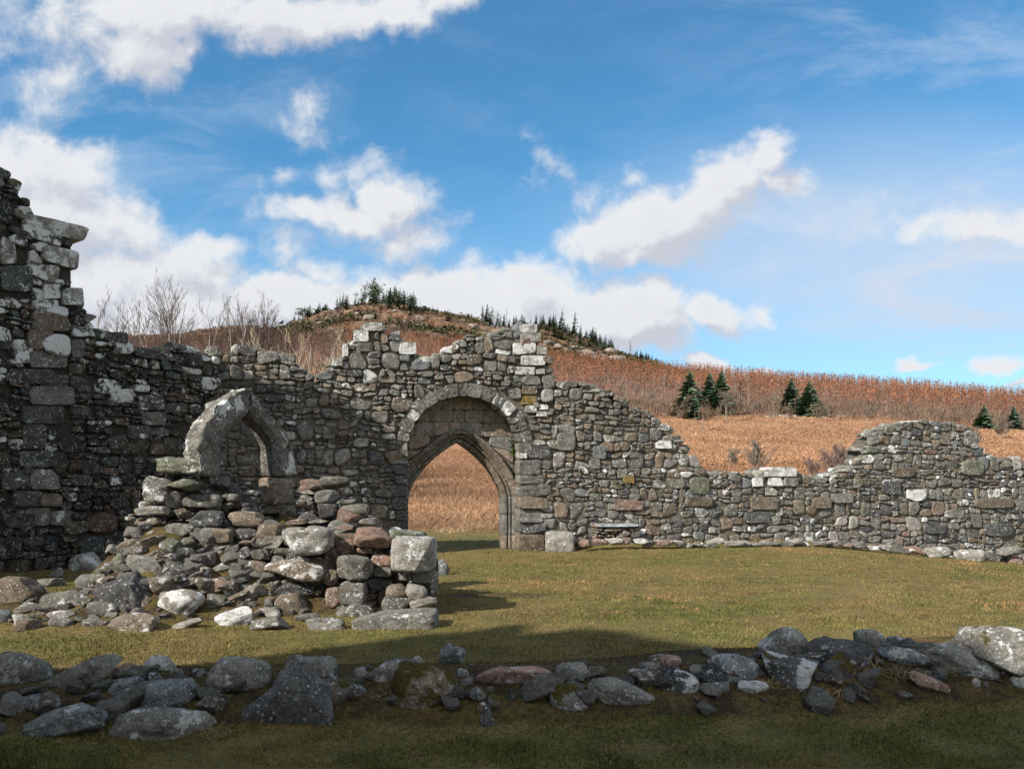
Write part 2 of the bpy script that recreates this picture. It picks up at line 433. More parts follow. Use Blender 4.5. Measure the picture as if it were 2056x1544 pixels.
def build_ground():
    rat = np.concatenate([np.linspace(-3.2, -.9, 70)[:-1], np.linspace(-.9, .9, 620), np.linspace(.9, 3.2, 70)[1:]])
    Ys = np.concatenate([np.geomspace(2.6, 26, 330)[:-1], np.geomspace(26, 1900, 330)])
    Yg, Rg = np.meshgrid(Ys, rat, indexing='ij'); Xg = Rg * Yg
    Z = gz(Xg, Yg)
    V = np.stack([Xg, Yg, Z], -1).reshape(-1, 3)
    nY, nX = Yg.shape
    i = np.arange(nY - 1)[:, None] * nX + np.arange(nX - 1)[None]; i = i.ravel()
    Q = np.stack([i, i + 1, i + 1 + nX, i + nX], 1)
    x, y = V[:, 0], V[:, 1]; px = CX + F * x / y
    soil = soil_amount(x, y)
    brk = ss(27, 33, y + 2.5 * n2(x, y, .35, 3, 21))
    hill = ss(420, 470, y) * (1 - ss(1350, 1500, px))
    forest = ss(195, 215, y) * (1 - hill)
    # ground behind the viewer, one continuous skirt
    a = Acc()
    a.add(V, Q, soil=soil, brk=brk, hill=hill, forest=forest)
    bx = np.array([-90, -40, -8.32, 8.32, 40, 90.]); by = np.array([-90, -30, -8, 0.0, 2.6])
    BX, BY = np.meshgrid(bx, by); W = np.stack([BX, BY, np.where(BY > 2.5, -.06, -.06)], -1).reshape(-1, 3)
    j = (np.arange(4)[:, None] * 6 + np.arange(5)[None]).ravel()
    z0 = np.zeros(len(W))
    a.add(W, np.stack([j, j + 1, j + 7, j + 6], 1), soil=z0, brk=z0, hill=z0, forest=z0)

    m, t, b = material("turf_soil_and_hillside")
    co = t.new('ShaderNodeTexCoord').outputs['Object']
    n_l = t.noise(co, .35, 4, .6); n_m = t.noise(co, 2.4, 5, .65); n_f = t.noise(co, 28, 5, .75)
    grass = t.mix(t.rng(n_m, .35, .65), (.075, .074, .020), (.135, .108, .036))
    grass = t.mix(t.rng(n_l, .40, .62), grass, (.150, .108, .042))
    dry = t.math('MULTIPLY', t.rng(t.noise(co, 1.1, 5, .7), .58, .66), .8)
    grass = t.mix(dry, grass, (.19, .115, .05))
    grass = t.mix(t.rng(n_f, .3, .7), t.mix(1.0, grass, (.5, .5, .5), 'MULTIPLY'), t.mix(1.0, grass, (1.4, 1.4, 1.3), 'MULTIPLY'))
    soilc = t.mix(t.rng(n_m, .35, .62), (.030, .020, .012), (.085, .058, .024))
    soilc = t.mix(t.rng(t.noise(co, 3.7, 5, .7), .50, .60), soilc, (.070, .062, .014))
    soilc = t.mix(t.rng(n_f, .3, .7), t.mix(1.0, soilc, (.4, .4, .4), 'MULTIPLY'), t.mix(1.0, soilc, (1.6, 1.6, 1.5), 'MULTIPLY'))
    sf = t.rng(t.math('ADD', t.attr('soil'), t.math('MULTIPLY', t.math('SUBTRACT', n_m, .5), .9)), .30, .55)
    c = t.mix(sf, grass, soilc)
    # bracken slope
    b1 = t.noise(co, .12, 5, .6); b2 = t.noise(co, 1.2, 6, .7)
    brc = t.mix(t.rng(b2, .3, .7), (.14, .070, .036), (.37, .200, .106))
    brc = t.mix(t.math('MULTIPLY', t.rng(b1, .45, .7), .55), brc, (.36, .22, .115))
    brc = t.mix(t.math('MULTIPLY', t.rng(t.noise(co, .06, 4, .6), .60, .68), .7), brc, (.12, .095, .035))
    c = t.mix(t.attr('brk'), c, brc)
    # forest floor, heather hill with rock
    ff = t.mix(t.rng(t.noise(co, .05, 5, .7), .4, .6), (.13, .075, .05), (.20, .10, .06))
    c = t.mix(t.attr('forest'), c, ff)
    h1 = t.noise(co, .018, 6, .65); h2 = t.noise(co, .09, 6, .7); h3 = t.noise(co, .03, 5, .6)
    hc = t.mix(t.rng(h1, .42, .56), (.058, .037, .027), (.140, .080, .046))
    hc = t.mix(t.math('MULTIPLY', t.rng(h3, .58, .66), .7), hc, (.060, .055, .022))
    hc = t.mix(t.math('MULTIPLY', t.rng(h2, .54, .62), .75), hc, (.27, .185, .125))
    hc = t.mix(t.rng(t.noise(co, .3, 4, .7), .3, .7), t.mix(1.0, hc, (.5, .5, .5), 'MULTIPLY'), t.mix(1.0, hc, (1.4, 1.4, 1.4), 'MULTIPLY'))
    c = t.mix(t.attr('hill'), c, hc)
    t.put(b.inputs['Base Color'], c)
    hh = t.math('ADD', t.math('MULTIPLY', n_f, .4), n_m)
    bump(t, b, hh, .05, .8)
    o = a.build("ground", m); tag(o, kind="structure")
    return o
build_ground()

# ------------------------------------------------------------------ walls
PAL = {
    'g': (.150, .142, .128), 'd': (.070, .070, .072), 'b': (.165, .130, .098), 'r': (.215, .140, .110), 'p': (.26, .245, .222),
    'w': (.40, .39, .37), 'u': (.125, .134, .138), 'y': (.20, .135, .035), 'o': (.13, .135, .10), 'm': (.10, .09, .06),
}
def pal(c): return np.array(PAL[c])

class Plane:
    def __init__(s, P0, ang):
        s.P = np.array(P0, float); a = radians(ang); s.t = np.array([cos(a), sin(a)]); s.b = np.array([-sin(a), cos(a)])
    def uz(s, px, py, d=0.0):
        px = np.asarray(px, float); py = np.asarray(py, float)
        P = s.P + s.b * d; r = (px - CX) / F
        u = (r * P[1] - P[0]) / (s.t[0] - r * s.t[1]); Y = P[1] + u * s.t[1]
        return u, EYE + (HY - py) / F * Y
    def xyz(s, u, z, d):
        u, z, d = np.broadcast_arrays(np.asarray(u, float), z, d)
        return np.stack([s.P[0] + u * s.t[0] + d * s.b[0], s.P[1] + u * s.t[1] + d * s.b[1], z], -1)

GATE = Plane((.148, 20.5), 14.0)
U_C = GATE.uz(440, 975)[0]; CORNER = GATE.P + U_C * GATE.t
LEFT = Plane(CORNER, 54.0)                        # u <= 0 comes towards the viewer

def make_cells(u0, u1, z0, z1, seed, hb=(.30, .62), wb=(.26, .62), single=.22, warp=.075):
    rg = random.Random(seed); out = []
    z = z0
    while z < z1:
        bh = rg.uniform(*hb); u = u0 - rg.random() * .4
        while u < u1:
            bw = rg.uniform(*wb) * (1.25 if rg.random() < .2 else 1); r = rg.random()
            if r < single and bh < .5: rows = [1.0]
            elif r < .70: a = rg.uniform(.32, .68); rows = [a, 1 - a]
            else:
                a = [rg.uniform(.5, 1.5) for _ in range(3)]; q = sum(a); rows = [x / q for x in a]
            zz = z
            for f in rows:
                h = bh * f
                n = 1
                if bw / h > 2.2 and rg.random() < .6: n = 2
                if bw / h > 4.2: n = 2 if rg.random() < .7 else 3
                cs = sorted(rg.uniform(.3, .7) for _ in range(n - 1)) if n == 2 else [rg.uniform(.25, .4), rg.uniform(.6, .75)][:n - 1]
                us = [0] + list(cs) + [1]
                for i in range(n): out.append((u + bw * us[i], u + bw * us[i + 1], zz, zz + h))
                zz += h
            u += bw
        z += bh
    C = np.array(out)
    q = np.stack([np.stack([C[:, 0], C[:, 2]], 1), np.stack([C[:, 1], C[:, 2]], 1), np.stack([C[:, 1], C[:, 3]], 1), np.stack([C[:, 0], C[:, 3]], 1)], 1)
    wu = n2(q[..., 0], q[..., 1], 1.5, 3, seed) ; wz = n2(q[..., 0] + 40, q[..., 1], 1.5, 3, seed + 1)
    q[..., 0] += warp * wu; q[..., 1] += warp * 1.3 * wz
    q += R.uniform(-.022, .022, q.shape)
    return q

def rubble(acc, plane, q, n=6, k=(2.6, 5.0), gap=.010, prot=(0, .07), thick=(.10, .16), cuts=3, tint=None, lich=None, moss=None, amp=.07, depth0=0.0, cd=(.70, 1.0), flat=1.5):
    """stones filling the cells q (S,4,2) on a wall plane"""
    S = len(q)
    if not S: return
    kk = R.uniform(*k, S); P, Q = rounded(n, kk)
    P = facets(P, cuts, cd[0], cd[1], R)
    sd = R.uniform(0, 100, (S, 1, 3))
    P = P + amp * fbm(P * 1.3 + sd, 2, 3)[..., None] * P
    c = q.mean(1, keepdims=True); sz = np.linalg.norm(q - c, axis=-1, keepdims=True)
    q = c + (q - c) * (1 - gap / np.maximum(sz, .03))
    a = (P[..., 0] + 1) / 2; bq = (P[..., 2] + 1) / 2
    w = [(1 - a) * (1 - bq), a * (1 - bq), a * bq, (1 - a) * bq]
    u = sum(w[i] * q[:, i, 0][:, None] for i in range(4)); z = sum(w[i] * q[:, i, 1][:, None] for i in range(4))
    pr = R.uniform(*prot, (S, 1)); th = R.uniform(*thick, (S, 1))
    yy = np.clip(P[..., 1] * flat, -1, 1) + R.normal(size=(S, 1)) * .10 * P[..., 0] + R.normal(size=(S, 1)) * .10 * P[..., 2] + .10 * fbm(P * 2.3 + sd, 2, 6)
    d = depth0 - pr + th * (1 + yy)
    V = plane.xyz(u, z, d)
    m = V.shape[1]
    Qs = (Q[None] + (np.arange(S) * m)[:, None, None]).reshape(-1, 4)
    def ex(v): return np.repeat(np.asarray(v, float), m, axis=0)
    tint = np.asarray(tint) if tint is not None else np.tile(pal('g'), (S, 1))
    if tint.ndim == 1: tint = np.tile(tint, (S, 1))
    lich = np.full(S, .3) if lich is None else np.broadcast_to(lich, (S,))
    moss = np.zeros(S) if moss is None else np.broadcast_to(moss, (S,))
    acc.add(V.reshape(-1, 3), Qs, tint=ex(tint), lich=ex(lich), moss=ex(moss), rnd=ex(R.uniform(0, 1, S)))

def wall_tints(S, weights):
    ks = list(weights); w = np.array([weights[k] for k in ks], float); w /= w.sum()
    ch = R.choice(len(ks), S, p=w)
    return np.array([PAL[k] for k in ks])[ch] * R.uniform(.80, 1.20, (S, 1)) * R.uniform(.96, 1.04, (S, 3)), np.array(ks)[ch]

def quad_px(plane, blocks, d=0.0):
    """(x0,x1,y0,y1,c) or ((x,y)*4,c) pixel blocks -> cells"""
    qs = []; cs = []
    for b in blocks:
        if len(b) == 5:
            x0, x1, y0, y1, c = b; pts = [(x0, y1), (x1, y1), (x1, y0), (x0, y0)]
        else: pts, c = b
        qs.append([list(map(float, plane.uz(p[0], p[1], d))) for p in pts]); cs.append(c)
    return np.array(qs), cs

def inside_blocks(c, q):
    r = np.zeros(len(c), bool)
    for b in q:
        u0, z0 = b.min(0); u1, z1 = b.max(0)
        r |= (c[:, 0] > u0 + .02) & (c[:, 0] < u1 - .02) & (c[:, 1] > z0 + .02) & (c[:, 1] < z1 - .02)
    return r

def core_columns(acc, plane, us, zlo, zhi, d0, d1, tint):
    """solid core as closed columns between us; zlo/zhi arrays per column"""
    m, Q = cube_tpl(2)
    P = (m + 1) / 2
    for i in range(len(us) - 1):
        if zhi[i] - zlo[i] < .03: continue
        u = us[i] + (us[i + 1] - us[i]) * P[:, 0]; z = zlo[i] + (zhi[i] - zlo[i]) * P[:, 2]; d = d0 + (d1 - d0) * P[:, 1]
        acc.add(plane.xyz(u, z, d), Q, tint=np.asarray(tint))

# ---- gate wall -------------------------------------------------------------
GP = [(430,700),(440,712),(470,697),(500,698),(545,705),(575,712),(600,735),(622,755),(636,768),(648,752),(652,738),(662,735),(664,720),(686,717),(689,690),(709,688),(711,664),(730,662),(732,650),(767,649),(769,660),(800,664),(803,688),(836,689),(838,712),(850,717),(876,717),(893,708),(896,697),(920,688),(925,680),(945,678),(950,672),(975,672),(1000,664),(1012,656),(1026,660),(1043,654),(1080,653),(1086,668),(1097,690),(1099,716),(1110,742),(1117,765),(1150,768),(1180,769),(1195,777),(1240,792),(1262,812),(1310,832),(1335,848),(1347,868),(1366,880),(1380,884),(1386,905),(1396,924),(1406,942),(1430,944),(1460,946),(1500,950),(1530,952),(1534,940),(1590,938),(1602,952),(1640,957),(1680,957),(1692,942),(1720,937),(1738,926),(1741,912),(1746,890),(1765,864),(1800,851),(1850,842),(1900,846),(1946,853),(1950,870),(1961,876),(1963,896),(1976,906),(2000,915),(2056,926),(2200,940),(2400,960)]
gpu, gpz = GATE.uz([p[0] for p in GP], [p[1] for p in GP])
def gate_top(u): return np.interp(u, gpu, gpz)
# round outer arch (ellipse) on the wall face
def gp(px, py, d=0.0): return np.array(GATE.uz(px, py, d), float)
A_c = gp(931, 898); A_l = gp(820.5, 898)[0]; A_r = gp(1041, 898)[0]; A_t = gp(931, 796)[1]
ru = (A_r - A_l) / 2; uc = (A_r + A_l) / 2; zc = A_c[1]; rz = A_t - zc
RING = .33
def in_arch(u, z, off=0.0):
    s = np.sqrt(((u - uc) / (ru + off)) ** 2 + (np.maximum(z - zc, 0) / (rz + off)) ** 2)
    return s < 1
def arch_z(u, off=0.0):
    s = 1 - ((u - uc) / (ru + off)) ** 2
    return np.where(s > 0, zc + (rz + off) * np.sqrt(np.maximum(s, 0)), -1.0)

GQ = [(1043,1078,652,669,'w'),(1044,1086,669.5,688,'p'),(1029,1075.5,689,713,'w'),(1076.5,1098,694,713,'p'),(1044,1094,714,734,'w'),(1033,1074,737,753,'w'),(1075,1093,740,752,'p'),
      (1047,1087,755,774,'g'),(1088,1113,753,772,'g'),(1047,1079,775,793,'b'),(1046,1077,795,813,'y'),(1054,1077,814,829,'p'),(1078,1100,812,823,'w'),(1076,1098,825,837,'w'),
      (730,768,649,665,'w'),(710,740,665,687,'w'),(688,699,690,717,'w'),(801,836,688,712,'w'),(847,873,716,728,'w'),(792,802,665,678,'w'),(663,688,719,735,'p'),
      (802,819.5,889,918,'p'),(783,819.5,920,931,'g'),(786,819.5,933,952,'d'),(792,819.5,954,971,'d'),(782,819.5,973,996,'d'),(786,819.5,998,1022,'d'),(789,819.5,1024,1044,'d'),(797,819.5,1046,1068,'d'),(790,819.5,1070,1106,'d'),
      (1059,1106,895,921,'d'),(1042,1085,923,953,'g'),(1042,1093,954,971,'g'),(1042,1105,973,996,'g'),(1042,1100,997,1021,'b'),(1042,1090,1023,1049,'g'),(1042,1095,1050,1070,'d'),(1042,1092,1072,1106,'b'),(1042,1058,894,921,'p'),
      (1532,1598,938,957,'w'),(1542,1573,959,976,'w'),(1510,1531,959,977,'w'),(1573,1602,959,976,'p'),(1535,1558,978,995,'p'),(1316,1347,884,901,'w'),(1505,1563,997,1024,'b'),(1492,1546,1026,1050,'d'),
      (1250,1272,955,970,'y'),(1118,1155,868,906,'g'),(1190,1217,895,922,'u'),(1232,1290,1002,1024,'r'),(1375,1430,998,1019,'b'),(1384,1424,958,993,'o'),(1930,1975,925,955,'o'),(1955,2035,1000,1020,'b'),(1975,2034,1050,1077,'d'),(1853,1900,1048,1072,'d'),
      (1790,1835,938,958,'b'),(1770,1808,965,993,'d'),(1820,1858,982,1006,'w'),(1895,1934,1023,1040,'p'),(1630,1668,998,1021,'b'),(1668,1712,990,1010,'g')]

def build_gate_wall():
    root = empty("ruined_gate_wall", (float(GATE.P[0]), float(GATE.P[1]), 0))
    tag(root, "long roofless rubble stone wall with a tall arched gateway and stepped broken top", "stone wall")
    inv = np.array(root.location)
    def par(o): o.parent = root; o.matrix_parent_inverse = root.matrix_world.inverted(); o.location = tuple(np.array(o.location) - inv); return o
    u0, u1 = U_C - .35, float(GATE.uz(2330, 975)[0])
    cells = make_cells(u0, u1, -1.1, 6.2, 5, hb=(.21, .48), wb=(.17, .46), single=.26, warp=.085)
    c = cells.mean(1); hgt = cells[:, 2, 1] - cells[:, 1, 1]
    sp, spc = quad_px(GATE, GQ)
    keep = (c[:, 1] + .18 * hgt < gate_top(c[:, 0])) & ~in_arch(c[:, 0], c[:, 1], RING + .02) & ~inside_blocks(c, sp)
    keep &= ~((np.abs(c[:, 0] - uc) < ru + .10) & (c[:, 1] < zc + .1))
    cells = cells[keep]; c = c[keep]
    # keep stones beside the gateway out of the opening
    S = len(cells)
    tint, ks = wall_tints(S, dict(g=7, d=1.3, b=3.2, r=.15, p=1.2, u=.6, o=.4))
    lich = np.clip(R.beta(1.2, 4, S) + .08 * (ks == 'p') + .35 * (R.random(S) < .035), 0, 1)
    pr = (0, .075)
    acc = Acc()
    lower = (c[:, 0] > uc) & (c[:, 1] < 3.4)
    rubble(acc, GATE, cells[lower], n=8, k=(3.0, 7), gap=.004, prot=(0, .035), cuts=4, tint=tint[lower], lich=lich[lower])
    rubble(acc, GATE, cells[~lower], n=8, k=(2.6, 5.5), gap=.009, prot=(0, .085), cuts=4, tint=tint[~lower], lich=lich[~lower], amp=.10)
    # loose cap stones lying along the broken top
    us = np.arange(U_C, u1, .21) + R.uniform(-.08, .08, len(np.arange(U_C, u1, .21)))
    for dd in (.25, .55, .85):
        uu = us + R.uniform(-.1, .1, len(us)); zt = gate_top(uu)
        w = R.uniform(.13, .24, len(us)); h = R.uniform(.055, .11, len(us)); zz = zt - h * R.uniform(.6, 1.5, len(us))
        zz = np.minimum(zz, np.minimum(gate_top(uu - w * .7), gate_top(uu + w * .7)) + .02)
        q = np.stack([np.stack([uu - w, zz - h], 1), np.stack([uu + w, zz - h], 1), np.stack([uu + w * .9, zz + h], 1), np.stack([uu - w * .9, zz + h], 1)], 1)
        q += R.uniform(-.03, .03, q.shape)
        ct, _ = wall_tints(len(us), dict(g=4, p=2, o=3, u=1, b=1))
        rubble(acc, GATE, q, n=7, k=(2.2, 3.4), gap=0, prot=(0, .10), thick=(.12, .2), cuts=4, tint=ct, lich=R.beta(1.4, 3, len(us)), depth0=dd - .2, amp=.1)
    par(acc.build("rubble_face", STONE))
    # core
    core = Acc()
    us = np.arange(u0 + .2, u1, .06); um = (us[:-1] + us[1:]) / 2
    zt = np.minimum.reduce([gate_top(um - .12), gate_top(um), gate_top(um + .12)]) - .17
    az = arch_z(um, .06)
    col = (.17, .15, .12)
    core_columns(core, GATE, us, np.where(az > 0, az, -1.2), zt, .030, .45, col)
    iz = in_z(um, .33)
    core_columns(core, GATE, us, np.where(iz > 0, iz, -1.2), zt, .53, 1.15, col)
    par(core.build("wall_core", CORE, smooth=False))
    # dressed blocks, each its own part
    for qd, cc in zip(sp, spc):
        a = Acc(); jam = qd[:, 0].min() > A_r - .03 and qd[:, 0].min() < A_r + .06 and qd[:, 1].max() < zc + .15
        jaml = abs(qd[:, 0].max() - A_l) < .06 and qd[:, 1].max() < zc + .25
        th = .235 if (jam or jaml) else .13
        rough = cc in 'gbdou' and not (jam or jaml)
        rubble(a, GATE, qd[None], n=10, k=(9, 12) if not rough else (4, 6), gap=.007, prot=(.05, .065) if not jam else (.02, .03), thick=(th, th), cuts=2, cd=(.95, 1.3), tint=pal(cc)[None] * R.uniform(.85, 1.1), lich=[.75 if cc == 'w' else .42 if cc == 'p' else .2], amp=.03)
        par(a.build("dressed_block", STONE))
    # voussoirs of the round arch
    ang = np.cumsum(np.concatenate([[0], R.uniform(.75, 1.25, 17)])); ang = -4 + ang / ang[-1] * 188
    for i in range(17):
        a0, a1 = radians(ang[i]), radians(ang[i + 1]); r1 = RING * R.uniform(.86, 1.1)
        def pt(a, o): return [uc + (ru + o) * cos(a), zc + (rz + o) * sin(a)]
        q = np.array([[pt(a1, 0.0), pt(a0, 0.0), pt(a0, r1), pt(a1, r1)]])
        a = Acc(); wl = 13 <= i <= 13 or i in (4, 5)
        rubble(a, GATE, q, n=12, k=(9, 13), gap=.008, prot=(.045, .06), thick=(.235, .235), cuts=2, cd=(1.0, 1.3), tint=(pal('p') if wl else pal('g') * R.uniform(.6, 1.0))[None], lich=[.66 if wl else R.choice([.2, .35, .5])], amp=.03)
        par(a.build("voussoir", STONE))
    # recessed tympanum of squared blocks
    tc = []
    rg = random.Random(3); z = .9
    while z < zc + rz + .2:
        h = rg.uniform(.26, .38); u = A_l - .3 - rg.random() * .3
        while u < A_r + .3:
            w = rg.uniform(.28, .62); tc.append([[u, z], [u + w, z], [u + w, z + h], [u, z + h]]); u += w
        z += h
    tc = np.array(tc); c = tc.mean(1)
    k = in_arch(c[:, 0], c[:, 1], .22) & (c[:, 1] > np.where(in_z(c[:, 0], .34) > 0, in_z(c[:, 0], .34) - .02, -5)) & (np.abs(c[:, 0] - uc) < ru + .2)
    tc = tc[k]
    for i in range(4):
        fl = in_z(tc[:, i, 0], .335); tc[:, i, 1] = np.where(fl > 0, np.maximum(tc[:, i, 1], fl), tc[:, i, 1])
    a = Acc(); S = len(tc)
    tt, _ = wall_tints(S, dict(b=5, g=2))
    rubble(a, GATE, tc, n=8, k=(12, 16), gap=.006, prot=(0, .008), thick=(.05, .05), cuts=1, cd=(1.1, 1.4), tint=tt * 1.35 + .02, lich=R.uniform(0, .28, S), depth0=.45, amp=.015)
    par(a.build("tympanum", STONE))
    # moulded pointed arch and its jambs: a roll-and-hollow profile swept along the opening
    path = IN_PATH
    d = np.gradient(path, axis=0); d /= np.linalg.norm(d, axis=1, keepdims=True)
    nrm = np.stack([d[:, 1], -d[:, 0]], 1)           # path runs right base -> apex -> left base; outward normal
    prof = np.array([(0, 1.12), (0, .78), (.012, .755), (.095, .665), (.115, .70), (.135, .715), (.14, .66), (.125, .62), (.14, .585), (.17, .58), (.19, .605), (.205, .60), (.20, .55), (.215, .51), (.30, .415), (.315, .40), (.355, .40), (.37, .42), (.37, .56)])
    nP = len(prof); V = []; T = []; Rn = []; Lc = []
    dist = np.concatenate([[0], np.cumsum(np.linalg.norm(np.diff(path, axis=0), axis=1))])
    seg = np.floor(dist / .40 + .23 * np.sin(dist * 3)).astype(int)
    for i in range(len(path)):
        rs = random.Random(int(seg[i]) * 7 + 1); j = rs.uniform(-.004, .004); jj = rs.uniform(.75, 1.15)
        col = pal(rs.choice('gbbg')) * jj
        for (r, dp) in prof:
            u, z = path[i] + nrm[i] * (r + j * .5)
            V.append(GATE.xyz(u, z, dp + j)); T.append(col); Rn.append(rs.random()); Lc.append(.25)
    V = np.array(V); ii = (np.arange(len(path) - 1)[:, None] * nP + np.arange(nP - 1)[None]).ravel()
    Q = np.stack([ii, ii + 1, ii + 1 + nP, ii + nP], 1)
    V = V + .005 * np.stack([fbm(V * 6 + s, 2, s) for s in (0, 5, 9)], -1)
    par(mk("arch_moulding", V, [Q], STONE, attrs=dict(tint=np.array(T), rnd=np.repeat(seg, nP) * .137 % 1, lich=np.array(Lc), moss=np.zeros(len(V)))))
    # fern growing from a joint at the springing
    a = Acc(); base = GATE.xyz(*gp(1030, 893, .42), .42)
    for i in range(60):
        o = base + R.normal(size=3) * np.array([.05, .05, .16]); dr = np.array([R.uniform(-.6, .3), -.6, R.uniform(-.8, .3)]); dr *= R.uniform(.05, .13) / np.linalg.norm(dr)
        sd = np.cross(dr, R.normal(size=3)); sd *= .022 / np.linalg.norm(sd)
        a.add([o, o + dr * .6 + sd, o + dr, o + dr * .6 - sd], [[0, 1, 2, 3]], tint=np.array((.05, .085, .015)) * R.uniform(.6, 1.5))
    f = a.build("fern", BLADE, smooth=False); tag(f, "small green fern growing from a joint under the gateway arch", "fern")
    return root

def _inner():
    rp = [(1008,1125),(1008,1085),(1008,1045),(1008,1002),(1003,976),(993,953),(973.5,928),(948,905),(921,889)]
    lp = [(921,889),(893,902),(867,919),(847,937),(834,957),(826,979),(821,1009),(819,1045),(819,1085),(819,1125)]
    P = [gp(x, y, .8) for x, y in rp]; L = [gp(x, y, .8) for x, y in lp]
    ap = gp(919, 888, .8); sr = gp(1008, 1004, .8); sl = gp(819, 1008, .8); br = gp(1008, 1128, .8); bl = gp(819, 1128, .8)
    def side(sp, bs):
        w = abs(sp[0] - ap[0]); h = ap[1] - sp[1]; sg = np.sign(sp[0] - ap[0]); k = .44
        arc = [[ap[0] + sg * w * sin(t), ap[1] - h * (k * sin(t) + (1 - k) * (1 - cos(t)))] for t in np.linspace(pi / 2, 0, 60)]
        jamb = [[sp[0] + (bs[0] - sp[0]) * q, sp[1] + (bs[1] - sp[1]) * q] for q in np.linspace(1, 0, 30, endpoint=False)]
        return np.array(jamb + arc)
    return np.concatenate([side(sr, br), side(sl, bl)[::-1][1:]])
IN_PATH = _inner()
_ord = np.argsort(IN_PATH[:, 0]); _iu = IN_PATH[_ord, 0]; _iz = np.maximum.accumulate(IN_PATH[_ord, 1])
_in_lo, _in_hi = IN_PATH[:, 0].min(), IN_PATH[:, 0].max()
_apex = IN_PATH[np.argmax(IN_PATH[:, 1])]
def in_z(u, off):
    """height of the pointed opening (grown by off) at u, or -1 outside it"""
    u = np.asarray(u, float); r = np.full(u.shape, -1.0)
    m = (u > _in_lo - off) & (u < _in_hi + off)
    s = IN_PATH[:, 0]; zz = IN_PATH[:, 1]
    top = np.argmax(zz)
    right = IN_PATH[:top + 1][::-1]; left = IN_PATH[top:][::-1]
    shift = np.where(u > _apex[0], np.maximum(u - off, _apex[0]), np.minimum(u + off, _apex[0]))
    ru_ = np.interp(shift, np.maximum.accumulate(right[:, 0]), right[:, 1]); lu_ = np.interp(shift, np.maximum.accumulate(left[:, 0]), left[:, 1])
    v = np.where(shift > _apex[0], ru_, lu_) + off * .6
    return np.where(m, v, r)
build_gate_wall()

# ---- tall wall on the left --------------------------------------------------
LP = [(0,342),(22,350),(26,357),(51,374),(52,386),(46,402),(47,428),(52,434),(120,449),(154,458),(157,490),(158,500),(156,540),(155,575),(152,590),(160,592),(165,610),(176,626),(180,632),(192,645),(196,655),(210,662),(228,668),(248,680),(262,694),(300,700),(335,699),(345,692),(375,692),(400,704),(440,712)]
lpu, lpz = LEFT.uz([p[0] for p in LP], [p[1] for p in LP])
lpu = np.maximum.accumulate(lpu)
# unseen top beyond the left edge, raised to shade the gate wall's foot
lpu = np.concatenate([[-15.5, -10.2, -9.3, -8.4, -7.2, -6.2, -5.3], lpu]); lpz = np.concatenate([[7.2, 8.2, 9.6, 10.5, 10.2, 9.4, 8.4], lpz])
def left_top(u): return np.interp(u, lpu, lpz)
def z1(p): return [(x / 3.51, 320 + y / 3.51) for x, y in p]
def z2(p): return [(x / 3.51, 700 + y / 3.51) for x, y in p]
def box(x0, x1, y0, y1): return [(x0, y1), (x1, y1), (x1, y0), (x0, y0)]
LQ = [(z1([(155, 475), (560, 600), (628, 485), (240, 388)][0:1] + [(590, 588), (630, 488), (160, 378)]), 'p'),
      (z1([(160, 532), (420, 624), (425, 536), (155, 448)]), 'w'), (z1([(285, 712), (545, 786), (562, 652), (295, 600)]), 'p'),
      (z1([(185, 800), (330, 868), (300, 740), (195, 705)]), 'w'), (z1([(330, 868), (405, 882), (415, 762), (302, 738)]), 'p'),
      (z1(box(300, 415, 882, 985)), 'w'), (z1(box(430, 585, 905, 1030)), 'p'), (z1(box(230, 405, 992, 1095)), 'w'), (z1(box(220, 495, 1090, 1212)), 'b'),
      (z1([(0, 745), (120, 735), (95, 600), (0, 540)]), 'p'), (z1(box(0, 225, 752, 935)), 'd'), (z1(box(190, 370, 1205, 1345)), 'b'), (z1(box(105, 200, 1345, 1440)), 'w'),
      (z1(box(205, 470, 1350, 1470)), 'g'), (z1(box(505, 615, 1178, 1252)), 'w'), (z1(box(802, 930, 1282, 1372)), 'w'), (z1(box(50, 380, 1478, 1580)), 'd'),
      (z2(box(200, 520, 265, 398)), 'g'), (z2(box(150, 445, 402, 530)), 'd'), (z2(box(150, 320, 532, 712)), 'd'), (z2(box(130, 355, 722, 835)), 'd'), (z2(box(0, 200, 840, 992)), 'd'),
      (z2(box(205, 415, 848, 992)), 'g'), (z2(box(85, 285, 1000, 1112)), 'd'), (z2(box(175, 345, 1120, 1246)), 'g'), (z2(box(345, 505, 1140, 1246)), 'g'), (z2(box(770, 940, 285, 382)), 'w'),
      (z2(box(975, 1145, 325, 435)), 'd'), (z2(box(995, 1160, 445, 540)), 'g'), (z2(box(895, 1060, 540, 635)), 'd'), (z2(box(0, 170, 1130, 1262)), 'd'), (z2(box(280, 435, 1020, 1112)), 'b')]
